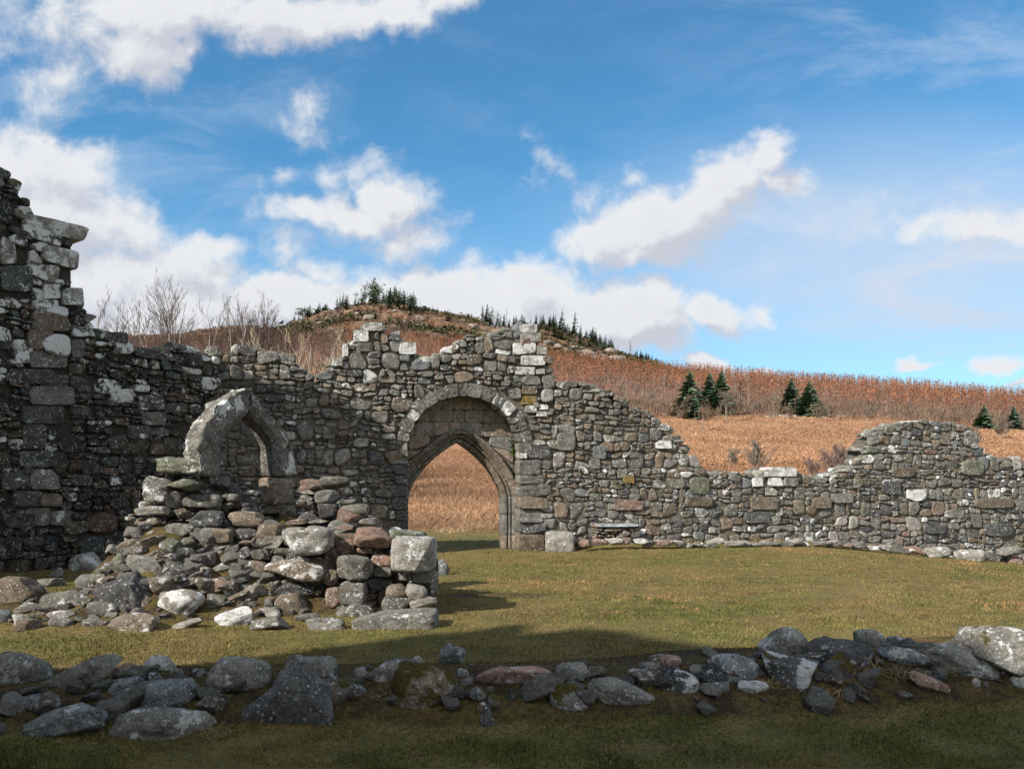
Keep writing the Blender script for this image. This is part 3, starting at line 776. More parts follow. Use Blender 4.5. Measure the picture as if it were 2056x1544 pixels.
def build_left_wall():
    root = empty("ruined_tall_wall", (float(LEFT.P[0]), float(LEFT.P[1]), 0))
    tag(root, "tall shaded stone wall with white lichen and a jutting slab on its stepped end", "stone wall")
    inv = np.array(root.location)
    def par(o): o.parent = root; o.location = tuple(np.array(o.location) - inv); return o
    u0, u1 = -15.0, .15
    cells = make_cells(u0, u1, -.6, 11.0, 31, hb=(.20, .50), wb=(.24, .66), single=.22, warp=.06)
    c = cells.mean(1); hgt = cells[:, 2, 1] - cells[:, 1, 1]
    sp, spc = quad_px(LEFT, LQ)
    keep = (c[:, 1] + .2 * hgt < left_top(c[:, 0])) & ~inside_blocks(c, sp)
    # three empty put-log holes
    for hx, hy in ((350, 575), (860, 570), (1300, 585)):
        hu, hz = LEFT.uz(hx / 3.51, 700 + hy / 3.51); keep &= ~((np.abs(c[:, 0] - hu) < .2) & (np.abs(c[:, 1] - hz) < .13))
    cells = cells[keep]; c = c[keep]; S = len(cells)
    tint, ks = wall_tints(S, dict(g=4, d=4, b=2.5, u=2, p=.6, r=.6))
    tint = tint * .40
    up = ss(1.8, 5.0, c[:, 1])
    lich = np.clip(R.beta(1.1, 4.5, S) + up * R.beta(1.2, 1.9, S) * .9 - .04, 0, 1)
    acc = Acc()
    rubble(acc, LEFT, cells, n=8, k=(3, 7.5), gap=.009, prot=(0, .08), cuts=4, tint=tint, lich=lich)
    us = np.arange(u0 + .3, u1, .2); us = us + R.uniform(-.07, .07, len(us))
    for dd in (.25, .6):
        uu = us + R.uniform(-.1, .1, len(us)); w = R.uniform(.12, .26, len(us)); h = R.uniform(.05, .10, len(us)); zz = left_top(uu) - h * R.uniform(.5, 1.3, len(us))
        zz = np.minimum(zz, np.minimum(left_top(uu - w * .6), left_top(uu + w * .6)) + .03)
        q = np.stack([np.stack([uu - w, zz - h], 1), np.stack([uu + w, zz - h], 1), np.stack([uu + w * .9, zz + h], 1), np.stack([uu - w * .9, zz + h], 1)], 1) + R.uniform(-.03, .03, (len(us), 4, 2))
        ct, _ = wall_tints(len(us), dict(g=4, p=1, o=2, d=2, b=1))
        rubble(acc, LEFT, q, n=7, k=(2.3, 4), gap=0, prot=(0, .1), thick=(.12, .2), cuts=4, tint=ct, lich=R.beta(1.4, 3, len(us)), depth0=dd - .2, amp=.1)
    par(acc.build("rubble_face", STONE))
    core = Acc(); us = np.arange(u0 + .2, u1 + .4, .08); um = (us[:-1] + us[1:]) / 2
    zt = np.minimum.reduce([left_top(um - .12), left_top(um), left_top(um + .12)]) - .17
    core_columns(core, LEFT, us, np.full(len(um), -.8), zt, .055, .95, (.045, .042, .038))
    par(core.build("wall_core", CORE, smooth=False))
    for i, (qd, cc) in enumerate(zip(sp, spc)):
        a = Acc(); sl = i == 0
        rubble(a, LEFT, qd[None], n=10, k=(8, 12) if not sl else (6, 7), gap=.006, prot=(.045, .06), thick=(.32, .32) if sl else (.14, .14), cuts=2, cd=(.95, 1.3), tint=pal('g' if cc == 'w' else cc)[None] * R.uniform(.85, 1.1), lich=[.78 if cc == 'w' else .58 if cc == 'p' else R.choice([.15, .4])], amp=.03)
        par(a.build("jutting_slab" if sl else "dressed_block", STONE))
build_left_wall()
# ------------------------------------------------------------------ stones
def stone_mesh(name, dims, loc, seed, k=3.0, cuts=5, n=14, c='g', lich=.3, moss=0.0, tilt=0.0, yaw=0.0, parent=None, amp=.10, dmin=.62, sq=False, lean=0.0, tp=0.0, off=0.0):
    rg = np.random.default_rng(seed)
    P, Q = rounded(n, k); 
    P = facets(P, cuts, dmin if not sq else .93, 1.0 if not sq else 1.25, rg)[0]
    sd = rg.uniform(0, 100, 3)
    P = P * (1 + amp * fbm(P * 1.2 + sd, 2, 1) + amp * .6 * fbm(P * 3.0 + sd, 2, 2) + amp * .32 * fbm(P * 8 + sd, 2, 4))[:, None]
    ext = np.array([P.min(0), P.max(0)]); P = (P - ext.mean(0)) / (ext[1] - ext[0]) * 2
    if tp:
        zz = (P[:, 2] + 1) / 2; f = 1 - tp * zz
        P[:, 0] = P[:, 0] * f + off * tp * zz; P[:, 1] *= 1 - .6 * tp * zz
        P[:, 0] = (P[:, 0] - (P[:, 0].max() + P[:, 0].min()) / 2) / (P[:, 0].max() - P[:, 0].min()) * 2
    P = P * np.asarray(dims) / 2
    if lean: P[:, 1] += P[:, 2] * lean
    a = radians(tilt); x, z = P[:, 0] * cos(a) - P[:, 2] * sin(a), P[:, 0] * sin(a) + P[:, 2] * cos(a); P[:, 0], P[:, 2] = x, z
    a = radians(yaw); x, y = P[:, 0] * cos(a) - P[:, 1] * sin(a), P[:, 0] * sin(a) + P[:, 1] * cos(a); P[:, 0], P[:, 1] = x, y
    m = len(P)
    col = pal(c) * rg.uniform(.88, 1.12) * (1.6 if name == 'boulder' else 1)
    o = mk(name, P, [Q], STONE, attrs=dict(tint=np.tile(col, (m, 1)), lich=np.full(m, lich), moss=np.full(m, moss), rnd=np.full(m, rg.random())))
    o.location = tuple(loc)
    if parent is not None:
        o.parent = parent; o.location = tuple(np.asarray(loc) - np.array(parent.location))
    return o

def px_stone(name, rec, seed, parent=None, Yc=None, bury=.30, depth=.75, group=None):
    """stone from its outline in the photograph's own measure, set down on the ground it stands on"""
    x0, x1, y0, y1, tilt, shape, c, label = rec[:8]
    opt = rec[8] if len(rec) > 8 else {}
    cx = (x0 + x1) / 2
    if Yc is None:
        hit = ground_hit(cx, y1 - .10 * (y1 - y0)); Y = hit[1]
        w = (x1 - x0) / F * Y; Yc = Y + .30 * min(w, 1.2 * (y1 - y0) / F * Y) * depth / .75
        stand = True
    else: stand = False
    sc_ = Yc / F
    w = (x1 - x0) * sc_; h = (y1 - y0) * sc_
    ztop = EYE + (HY - y0) * sc_; zbot = EYE + (HY - y1) * sc_
    if stand: zbot -= bury * h
    H_ = ztop - zbot; t = abs(radians(tilt))
    L, T = w, H_
    if tilt:
        T = max(.38 * H_, H_ - .75 * w * tan(t)) ; L = min(w * 1.0 / cos(t), (w - T * sin(t) * .4) / cos(t))
    dp = opt.get('d', np.clip(depth * min(L, 1.6 * T), .06, 1.2))
    kk, cuts, dmin, sq = dict(r=(2.5, 5, .66, False), m=(3.4, 8, .58, False), a=(3.6, 12, .46, False), s=(7.5, 3, .9, True), f=(3.4, 8, .56, False), t=(2.4, 11, .46, False), b=(5.0, 5, .78, False))[shape]
    big = (x1 - x0) * (y1 - y0)
    n = 26 if big > 9000 else 20 if big > 3000 else 14 if big > 900 else 10
    loc = ray_xyz(cx, (y0 + y1) / 2, Yc); loc[2] = (ztop + zbot) / 2
    o = stone_mesh(name, (L, dp, T), loc, seed, kk, cuts, n, c, opt.get('l', .3) + (.06 if name == 'boulder' else 0), opt.get('m', .16 if name == 'boulder' else .08), tilt, opt.get('yaw', 0), parent, amp=.05 if sq else opt.get('amp', .11), dmin=dmin, sq=sq, lean=opt.get('lean', 0), tp=opt.get('tp', .6 if shape == 't' else .15 if shape == 'a' else 0), off=opt.get('off', 0))
    if parent is None: tag(o, label, 'boulder' if name == 'boulder' else 'stone', group)
    return o

# foreground line of boulders (outline in photo px, tilt, shape, colour)
FRONT = [
 (-22,102,1303,1374,0,'r','g',"broad rounded grey boulder with a yellow lichen fleck, cut by the picture's left edge",{'l':.42}),
 (84,241,1306,1391,24,'m','g',"long grey slab rising to the right, next to the boulder cut by the left edge",{'l':.35}),
 (239,285,1326,1360,-18,'m','b',"small brownish stone with round lichen rings beside the upper end of the long leaning slab"),
 (277,351,1314,1349,0,'t','p',"pale pointed little stone with a white top, peaking above the turf",{'l':.5}),
 (340,369,1341,1361,0,'r','g',"small round stone just right of the pale pointed stone"),
 (386,414,1340,1361,0,'r','d',"small dark round stone alone left of the broad domed boulder"),
 (294,331,1349,1375,0,'r','d',"dark knobbly stone tucked below the pale pointed stone"),
 (209,285,1358,1391,6,'f','u',"flat blue-grey stone with a broken right corner, below the small ringed stone"),
 (37,107,1389,1424,5,'r','u',"smooth low blue-grey stone on brown moss under the long leaning slab"),
 (45,232,1400,1483,13,'m','u',"long low boulder with a big round pale lichen disc on its front",{'l':.45}),
 (268,399,1354,1427,11,'r','u',"smooth blue-grey boulder sloping up to the right, above the long flat one",{'l':.2}),
 (226,428,1423,1484,0,'m','g',"long flat-topped boulder with mottled lichen, lying level at the turf edge",{'l':.42}),
 (-10,13,1450,1479,0,'r','d',"small dark stone at the very left edge of the lower boulder row"),
 (418,548,1317,1384,0,'r','g',"broad domed grey boulder with white patches at its lower left",{'l':.45}),
 (450,677,1335,1474,0,'t','d',"biggest dark boulder, triangular like a shark fin, in the front row",{'l':.12,'d':.5,'amp':.07,'tp':.82,'off':.45}),
 (564,682,1316,1370,0,'m','g',"grey boulder half hidden behind the dark triangular boulder",{'l':.4}),
 (648,737,1354,1408,-12,'m','u',"wedge boulder with mossy underside against the dark triangular boulder's right side",{'m':.35,'l':.4}),
 (709,745,1340,1362,0,'f','g',"little pale stone in dry grass right of the half hidden grey boulder",{'l':.5}),
 (750,812,1325,1371,0,'f','g',"flat ledge stone left of the mossy round boulder",{'l':.4}),
 (782,918,1323,1424,0,'r','b',"round brownish boulder wrapped in dark green moss on both shoulders",{'m':.55,'l':.3}),
 (878,936,1287,1337,-20,'a','u',"upright lumpy grey stone standing behind the moss-wrapped round boulder",{'l':.35,'tp':.5,'off':-.2}),
 (824,852,1316,1331,0,'f','p',"tiny pale flat stone on top of the turf near the upright lumpy stone"),
 (915,942,1340,1361,-15,'f','u',"small grey shard at the foot of the upright lumpy stone"),
 (938,980,1374,1410,15,'a','u',"small pointed grey stone with moss above a reddish shard",{'m':.35}),
 (955,1107,1331,1374,-4,'f','r',"wide flat pinkish slab with mossy cracks lying in the bank",{'m':.25,'l':.35}),
 (958,985,1408,1432,0,'a','r',"reddish broken shard set in the dark soil bank"),
 (962,996,1416,1465,0,'a','d',"narrow upright dark stone sticking out of the dark soil bank"),
 (1096,1187,1364,1428,-14,'r','g',"domed boulder with an orange-green moss cap on its left shoulder",{'m':.5,'l':.4}),
 (1114,1183,1327,1363,0,'r','g',"rounded grey stone at the back of the row, above the moss-capped dome",{'l':.4}),
 (1177,1318,1349,1420,-16,'r','g',"large smooth boulder sloping down to the right in the middle of the row",{'l':.25}),
 (1262,1290,1342,1357,0,'f','p',"small pale stone behind the large smooth sloping boulder"),
 (1279,1316,1347,1375,0,'a','p',"pale angular stone at the upper right of the large smooth sloping boulder",{'l':.5}),
 (1281,1321,1329,1349,0,'f','g',"flat thin stone topping the two little pale stones",{'l':.45}),
 (1321,1370,1315,1338,0,'m','r',"pinkish low stone at the back of the row beside the blue-grey boulder"),
 (1324,1411,1339,1391,-14,'r','d',"dark boulder splashed with several white lichen spots",{'l':.62}),
 (1381,1446,1332,1363,-8,'m','g',"grey-tan stone between the white-splashed boulder and the blue-grey one"),
 (1421,1523,1312,1364,0,'r','u',"broad blue-grey domed boulder with fine cracks",{'l':.3}),
 (1421,1464,1362,1386,0,'m','u',"small stone with white patches under the blue-grey domed boulder",{'l':.62}),
 (1478,1543,1359,1393,-8,'f','w',"flat stone with a bright white top at the foot of the mossy block",{'l':.8}),
 (1526,1620,1258,1316,0,'r','g',"big rounded grey boulder perched highest at the left end of the right-hand heap",{'l':.42}),
 (1525,1641,1307,1384,-8,'m','d',"blocky dark boulder with white lichen top and mossy left face",{'l':.55,'m':.3}),
 (1617,1755,1272,1338,-9,'m','d',"dark flat-topped boulder with a smooth overhanging right end",{'l':.25}),
 (1645,1725,1300,1363,-12,'a','d',"dark mossy stone wedged under the flat-topped overhanging boulder",{'m':.45}),
 (1715,1776,1263,1299,0,'r','g',"rounded grey stone with a white flank resting behind the overhanging boulder",{'l':.45}),
 (1778,1848,1275,1305,-10,'f','u',"thin flat stone at the back between the rounded stone and the long boulder",{'l':.4}),
 (1762,1867,1287,1341,-16,'f','u',"low lichen-spotted slab sloping down to the right on brown moss",{'l':.5,'m':.25}),
 (1833,2020,1283,1357,-10,'r','g',"very long rounded boulder sloping right in front of the huge pale rock",{'l':.42,'m':.1}),
 (1908,2110,1239,1338,-10,'m','g',"huge pale sunlit rock with cracked lichen surface at the right picture edge",{'l':.40,'d':.8,'m':.3,'amp':.14}),
 (1820,1909,1345,1392,-18,'f','r',"purplish flat slab low in the grass below the long rounded boulder"),
 (1949,1968,1360,1378,0,'r','p',"tiny round pale stone below the long rounded boulder's right end"),
 (2029,2064,1357,1380,0,'m','u',"small grey stone at the right picture edge under the huge pale rock"),
]
for i, r in enumerate(FRONT): px_stone('boulder', r, 100 + i, group='boulders along the foreground footing')

# stones lying on the collapsed mound on the left
MOUND = [
 (-14,92,1155,1211,0,'m','b',"large rounded stone with a pinkish face at the mound's left end",{'l':.35}),
 (86,199,1181,1219,6,'m','g',"long pale-topped stone lying flat left of the big dark boulder",{'l':.5}),
 (194,307,1145,1220,0,'t','d',"biggest dark boulder on the mound with a humped two-peaked top",{'l':.22,'amp':.16,'tp':.45,'off':-.1}),
 (75,126,1160,1180,0,'f','g',"flat sunlit stone above the long pale-topped stone",{'l':.4}),
 (94,131,1137,1162,20,'a','p',"small sharp pale stone at the mound's upper left edge",{'l':.4}),
 (140,206,1105,1150,10,'m','p',"pale lichen-crusted boulder on the mound's upper left slope",{'l':.68}),
 (221,269,1106,1150,-25,'a','o',"upright greenish stone leaning beside the pale lichen-crusted boulder",{'l':.3,'m':.25}),
 (154,220,1147,1177,6,'f','g',"low flat stone above the big dark boulder's left shoulder",{'l':.3}),
 (170,243,1206,1234,-4,'f','g',"flat pale grey stone below the big dark boulder",{'l':.42}),
 (327,413,1181,1235,0,'m','p',"bright pale boulder with a large white patch at the mound's foot",{'l':.66}),
 (410,453,1190,1218,-12,'m','g',"grey stone snug against the right of the bright pale boulder"),
 (221,316,1226,1268,-6,'m','b',"brown flat-topped stone with white specks at the mound's front edge",{'l':.48}),
 (431,511,1213,1260,18,'f','w',"long stone crusted white, tipping up to the right at the mound's foot",{'l':.72}),
 (336,407,1239,1264,16,'f','p',"thin pale blade of stone half buried in the turf",{'l':.4}),
 (93,146,1238,1259,4,'f','g',"small smooth grey stone in dark soil at the lower left"),
 (29,81,1242,1267,0,'f','b',"low brown stone sunk in soil at the lower left"),
 (94,146,1226,1241,0,'f','p',"thin flat pale stone just above the small smooth grey stone",{'l':.6}),
 (30,84,1205,1230,10,'f','g',"flat grey stone under the large pinkish stone",{'l':.4}),
 (-12,28,1223,1251,0,'r','u',"rounded bluish stone at the left picture edge below the flat grey stone"),
 (23,61,1231,1255,-8,'f','p',"small flaky pale stone right of the rounded bluish stone",{'l':.5}),
 (166,211,1235,1260,-10,'a','g',"jagged grey stone left of the brown flat-topped stone",{'l':.4}),
 (236,292,1080,1106,-4,'f','b',"brown slab on the mound's upper slope under the stacked stones",{'l':.35}),
 (268,323,1107,1134,-4,'m','b',"brown oblong stone right of the upright greenish stone"),
 (290,331,1125,1147,-8,'f','g',"thin pale slab under the brown oblong stone"),
 (325,380,1088,1129,28,'a','p',"sharp sunlit stone pointing up to the right in the mound's middle slope",{'l':.45}),
 (360,413,1109,1140,-20,'a','d',"dark angular stone right of the sharp sunlit stone",{'l':.35}),
 (293,377,1137,1180,16,'f','d',"large dark slab tilted up to the right beside the humped boulder",{'l':.25}),
 (423,470,1122,1155,25,'a','p',"angular stone with one bright face below the middle of the stacked wall",{'l':.4}),
 (467,516,1131,1159,-8,'a','g',"square-edged grey stone left of the big speckled slab",{'l':.4}),
 (355,410,1151,1184,18,'a','g',"wedge stone lit along its top edge right of the large dark slab",{'l':.4}),
 (407,462,1158,1188,-6,'f','r',"reddish flat stone in the lower middle of the mound"),
 (395,429,1139,1161,30,'a','d',"small dark leaning stone between the angular stones"),
 (482,538,1164,1205,22,'m','p',"pale stone slanting up to the right beside the flat dark lintel slab",{'l':.5}),
 (551,618,1190,1230,0,'r','b',"smooth round brown-grey boulder under the flat dark lintel slab",{'l':.1,'amp':.06}),
 (531,634,1166,1197,5,'f','d',"flat dark lintel slab lying over the smooth round boulder",{'l':.15}),
 (500,585,1236,1267,0,'f','g',"wide flat grey stone at the mound's front edge beside the white-crusted stone",{'l':.4}),
 (608,694,1239,1266,2,'f','g',"wide flat stone edged with orange moss in front of the stacked corner",{'l':.4,'m':.15}),
 (670,751,1209,1239,4,'f','g',"long low stone behind the bottom corner slab",{'l':.4}),
 (705,881,1223,1262,3,'s','g',"long straight dressed slab at the mound's bottom right corner",{'l':.35,'d':.5}),
 (516,566,1216,1239,-10,'f','p',"small flat pale stone left of the smooth round boulder",{'l':.45}),
 (589,643,1229,1249,6,'f','g',"thin crumbling stone in moss under the smooth round boulder",{'m':.3}),
 (457,505,1178,1212,24,'a','b',"brown pointed stone low on the slope left of the slanting pale stone"),
 (876,902,1122,1158,0,'r','u',"rounded grey stone behind the square corner block's right side",{'l':.25}),
]
for i, r in enumerate(MOUND): px_stone('rubble_stone', r, 300 + i, group='fallen stones on the mound')

# ---- stub of masonry: stacked stones in the ruined pier -----------------------
def build_pier():
    root = empty("ruined_pier", (-2.6, 10.6, 0))
    tag(root, "crumbling stub of stacked rubble with a square lichened corner block, standing on the stony mound", "masonry pier")
    # packed rubble and earth inside
    a = Acc()
    P, Q = rounded(22, [5.0]); P0 = P[0]
    for (x, y, z, dx, dy, dz, sd) in ((-1.75, 11.05, .22, .74, .52, .56, 1), (-2.45, 11.35, .30, .40, .35, .80, 2), (-2.1, 10.95, .05, 1.0, .5, .5, 3), (-4.05, 11.45, .35, .80, .30, .85, 4)):
        p = P0 * np.array([dx, dy, dz]) + np.array([x, y, z]); p = p + .07 * fbm(p * 4 + sd, 3, sd)[:, None] * P0
        a.add(p, Q, tint=(.070, .055, .040))
    o = a.build("earth_core", CORE); o.parent = root; o.location = tuple(-np.array(root.location))
    def in_poly(x, y, poly):
        r = np.zeros(len(x), bool); j = len(poly) - 1
        for i in range(len(poly)):
            xi, yi = poly[i]; xj, yj = poly[j]
            r ^= ((yi > y) != (yj > y)) & (x < (xj - xi) * (y - yi) / (yj - yi + 1e-9) + xi); j = i
        return r
    a = Acc()
    for (Pl, poly, sd, bat) in ((Plane((-1.8, 10.30), 4.0), [(500,1062),(602,1040),(602,968),(680,966),(690,1004),(736,1014),(742,1056),(792,1062),(872,1076),(876,1245),(640,1262),(520,1215),(480,1120)], 41, .30),
                               (Plane((-4.2, 10.72), 22.0), [(262,1085),(300,1010),(300,960),(330,925),(436,925),(446,988),(510,990),(545,1030),(540,1095),(380,1110)], 42, .05)):
        cl = make_cells(-3.2, 2.4, -.2, 2.2, sd, hb=(.17, .38), wb=(.16, .46), single=.35, warp=.04); c = cl.mean(1)
        bt = bat * np.maximum(c[:, 1], 0)
        W = Pl.xyz(c[:, 0], c[:, 1], bt); kx = CX + F * W[:, 0] / W[:, 1]; ky = HY - F * (W[:, 2] - EYE) / W[:, 1]
        k = in_poly(kx, ky, poly); cl = cl[k]; c = c[k]; bt = bt[k]
        tt, _ = wall_tints(len(cl), dict(g=5, b=3.5, r=.9, d=1.6, p=1))
        for i in range(len(cl)): rubble(a, Pl, cl[i:i + 1], n=8, k=(2.8, 5), gap=.006, prot=(-.03, .06), thick=(.10, .16), cuts=5, tint=tt[i:i + 1], lich=[float(R.beta(1.2, 3.5))], moss=[float(R.choice([0, 0, .25]))], depth0=float(bt[i]), amp=.1, cd=(.6, 1.0))
    o = a.build("packed_rubble", STONE); o.parent = root; o.location = tuple(-np.array(root.location))
    ST = [
     (786,876,1077,1147,0,'s','p',10.02,{'l':.55,'d':.55}), (777,856,1062,1087,0,'b','o',10.5,{'l':.4,'d':.6}), (826,876,1146,1170,0,'s','g',10.0,{'l':.4}), (812,859,1164,1211,-20,'r','p',9.95,{'l':.2}),
     (822,878,1194,1226,14,'b','p',9.93,{'l':.3}), (774,818,1171,1206,0,'r','b',10.02,{}), (766,826,1197,1228,0,'b','g',9.95,{'l':.3}), (684,736,1167,1214,0,'s','g',9.98,{'l':.6}),
     (654,691,1178,1220,0,'b','r',10.02,{}), (674,751,1111,1166,-4,'b','g',10.08,{'l':.4,'d':.5}), (650,680,1143,1178,0,'r','b',10.08,{}), (532,664,1117,1168,-2,'b','b',10.12,{'l':.58,'d':.5}),
     (547,627,1099,1121,-3,'f','g',10.2,{'l':.3}), (568,673,1057,1114,0,'b','p',10.15,{'l':.55,'d':.6,'m':.2}), (514,568,1050,1086,0,'b','b',10.35,{'l':.3}), (512,556,1075,1100,0,'b','g',10.3,{'l':.35}),
     (708,787,1057,1100,-3,'b','r',10.25,{'l':.12,'d':.5}), (670,715,1082,1113,0,'b','r',10.3,{}), (678,734,1010,1058,-18,'a','r',10.55,{'l':.1,'d':.4}), (657,713,1051,1066,0,'f','r',10.45,{}),
     (605,681,961,998,-3,'b','r',10.85,{'l':.15,'d':.5}), (629,682,996,1027,8,'r','b',10.8,{'l':.35}), (601,657,1027,1065,0,'r','d',10.75,{}), (650,675,1027,1051,0,'r','p',10.7,{'l':.3}),
     (596,631,997,1015,0,'b','d',10.85,{}), (745,790,1110,1139,0,'b','r',10.25,{}), (715,751,1097,1113,0,'f','r',10.25,{}), (736,772,1120,1150,0,'b','d',10.3,{}), (748,790,1138,1160,0,'f','g',10.15,{'l':.4}),
     (457,536,1024,1063,-4,'r','b',10.5,{'l':.3,'amp':.07}), (442,505,989,1028,0,'r','d',10.75,{}), (366,448,989,1023,-3,'b','g',10.5,{'l':.4}), (383,452,1024,1060,0,'b','d',10.42,{'l':.3}),
     (319,433,917,955,-2,'b','o',10.5,{'l':.45,'d':.55,'m':.12}), (339,414,957,988,-4,'r','o',10.45,{'l':.35,'d':.5}), (289,343,955,1012,0,'b','g',10.4,{'l':.5}), (331,367,979,1021,0,'a','g',10.42,{'l':.4}),
     (269,342,1012,1037,4,'f','p',10.4,{'l':.4}), (269,324,1038,1056,3,'f','b',10.38,{}), (251,294,1056,1085,-5,'b','g',10.36,{'l':.35}), (292,331,1059,1087,18,'a','p',10.34,{'l':.5}),
     (331,397,1049,1080,-4,'b','g',10.36,{'l':.35}), (349,384,1020,1041,0,'f','b',10.46,{}), (395,452,1058,1080,0,'f','g',10.36,{}), (420,470,1060,1092,4,'b','b',10.32,{}), (465,520,1060,1085,0,'f','d',10.4,{}),
     (430,480,965,992,0,'f','d',10.9,{}), (410,470,945,968,0,'f','g',10.95,{'l':.3}), (800,830,1140,1166,0,'b','g',10.1,{'l':.5}), (862,880,1168,1196,0,'b','g',10.05,{'l':.4}), (736,772,1160,1186,0,'b','d',10.2,{}), (700,730,1215,1232,0,'f','g',9.95,{}),
    ]
    for i, r in enumerate(ST):
        px_stone('stone', r[:7] + ('',) + (r[8],), 500 + i, parent=root, Yc=r[7] + .22)
    # small pinning stones packed between
    a = Acc(); S = 190
    px_ = R.uniform(505, 876, S); py_ = R.uniform(1000, 1245, S)
    for x, y in zip(px_, py_):
        if y < 1240 - (x - 480) * 1.1 + 60 and x < 640 and y < 1060 and x < 590: continue
        if y < 1000 + max(0, x - 640) * .38: continue
        Yc = 10.05 + (1250 - y) * .0042 + .28 + (.15 if x < 640 else 0)
        w = R.uniform(.03, .085); h = w * R.uniform(.35, .75)
        pt = ray_xyz(x, y, Yc); k = R.uniform(2.4, 4); Pp, Q = rounded(7, [k]); Pp = facets(Pp, 5, .6, 1, R)[0]
        Pp = Pp * np.array([w, w, h]) + pt; col = pal(R.choice(list('gbdrgpb'))) * R.uniform(.7, 1.1)
        a.add(Pp, Q, tint=col, lich=float(R.beta(1.3, 3)), moss=float(R.choice([0, .2])), rnd=float(R.random()))
    S = 60
    for x, y in zip(R.uniform(255, 520, S), R.uniform(985, 1100, S)):
        if y < 985 + max(0, 330 - x) * .75: continue
        Yc = 10.72 + (1060 - y) * .001
        w = R.uniform(.035, .10); h = w * R.uniform(.3, .6); pt = ray_xyz(x, y, Yc); Pp, Q = rounded(7, [3.]); Pp = facets(Pp, 5, .6, 1, R)[0]
        a.add(Pp * np.array([w, w, h]) + pt, Q, tint=pal(R.choice(list('gbdgp'))) * R.uniform(.7, 1.1), lich=float(R.beta(1.3, 3)), moss=.1, rnd=float(R.random()))
    o = a.build("pinning_stones", STONE); o.parent = root; o.location = tuple(-np.array(root.location)); o["kind"] = "stuff"
build_pier()

# ---- fragment of a pointed window arch standing on the pier --------------------
AR = Plane((-3.26, 11.40), 55.0)          # through the front edge of the right jamb
def build_window_arch():
    root = empty("window_arch", (-3.5, 11.2, 1.0))
    tag(root, "weathered fragment of a pointed stone window arch rising from the rubble stub", "stone arch")
    inv = np.array(root.location)
    um = -.40; zj = EYE + (HY - 957) / F * 11.4; zsp = EYE + (HY - 903) / F * 11.4; zap = EYE + (HY - 836) / F * 11.2
    rise = zap - zsp; TH = .34; zst = zsp - zj
    def half_arch(side, thick0, jag, seed):
        m = 40; V, Q = cube_tpl(m)
        P = V / ((np.abs(V) ** 11.).sum(1) ** (1 / 11.))[:, None]
        s = -.5 + 1.5 * (P[:, 2] + 1) / 2; r = (P[:, 0] * side + 1) / 2; d = (P[:, 1] + 1) / 2
        half = -um; k = .52; t = (1 - np.clip(s, 0, 1)) * pi / 2
        rr = r * np.interp(s, [-.5, 0, .3, .6, .85, 1.0], thick0)
        # chamfered front arris with a shallow sunk moulding
        rr = rr + (.085 * np.clip(1 - d / .24, 0, 1) + .02 * np.exp(-((d - .30) / .05) ** 2)) * np.clip(1 - r / .4, 0, 1)
        x0 = half * np.sin(t); z0 = rise * (1 - k * np.sin(t) - (1 - k) * (1 - np.cos(t)))
        nx = rise * (k * np.cos(t) + (1 - k) * np.sin(t)); nz_ = half * np.cos(t); nn_ = np.hypot(nx, nz_); nx, nz_ = nx / nn_, nz_ / nn_
        wj = ss(1.0, .55, s)
        x = np.maximum(x0 + rr * nx * wj + .004, .004); z = z0 + rr * (nz_ * wj + 1.15 * (1 - wj)) + np.minimum(s, 0) / .5 * zst
        W = AR.xyz(um + side * x, zsp + z, d * TH)
        rough = np.clip(r * 1.7 - .2, 0, 1)
        nn = np.stack([fbm(W * 2.6 + seed + q, 3, seed + q) for q in (0, 30, 60)], -1)
        n3 = np.stack([fbm(W * 9 + seed + q, 3, seed + q) for q in (0, 30, 60)], -1)
        W = W + nn * (.10 * jag) * rough[:, None] + n3 * (.012 + .05 * rough[:, None])
        a = Acc(); a.add(W, Q if side > 0 else Q[:, ::-1], tint=(pal('p') * (.66 if side < 0 else .60))[None] * (.8 + .2 * rough[:, None]), lich=.38 * rough + .16, moss=np.zeros(len(W)), rnd=.31 if side > 0 else .77)
        o = a.build("arch_stone", STONE); o.parent = root; o.location = tuple(-inv)
        return o
    half_arch(-1, [.40, .40, .38, .36, .34, .32], .65, 3)
    half_arch(+1, [.36, .31, .25, .22, .24, .29], .35, 8)
    # two jamb blocks under the right springing
    for (zt, zb, dx, nm, c, sd) in ((zj - .012, EYE + (HY - 1013) / F * 11.45, .02, "jamb_block", 'p', 1), (EYE + (HY - 1015) / F * 11.45, .80, .0, "jamb_block", 'g', 2)):
        V, Q = cube_tpl(22); P = V / ((np.abs(V) ** 10).sum(1) ** .1)[:, None]
        r = (P[:, 0] + 1) / 2; d = (P[:, 1] + 1) / 2
        x = r * .36 + (.10 * np.clip(1 - d / .26, 0, 1)) * (1 - r) - dx; z = zb + (zt - zb) * (P[:, 2] + 1) / 2
        # worn vertical groove down the chamfer
        g = np.exp(-((d - .30) / .07) ** 2) * (r < .5) * .05 * (.4 + .6 * (vnoise(np.stack([z * 9, z * 0 + sd, d * 0], -1)) > -.1))
        W = AR.xyz(x + g, z, d * TH); W = W + .012 * np.stack([fbm(W * 9 + s, 3, s) for s in (1, 2, 3)], -1)
        a = Acc(); a.add(W, Q, tint=np.tile(pal('b') * (1.3 if sd == 1 else .95), (len(W), 1)), lich=.22, moss=0.0, rnd=.2 * sd)
        o = a.build(nm, STONE); o.parent = root; o.location = tuple(-inv)
build_window_arch()

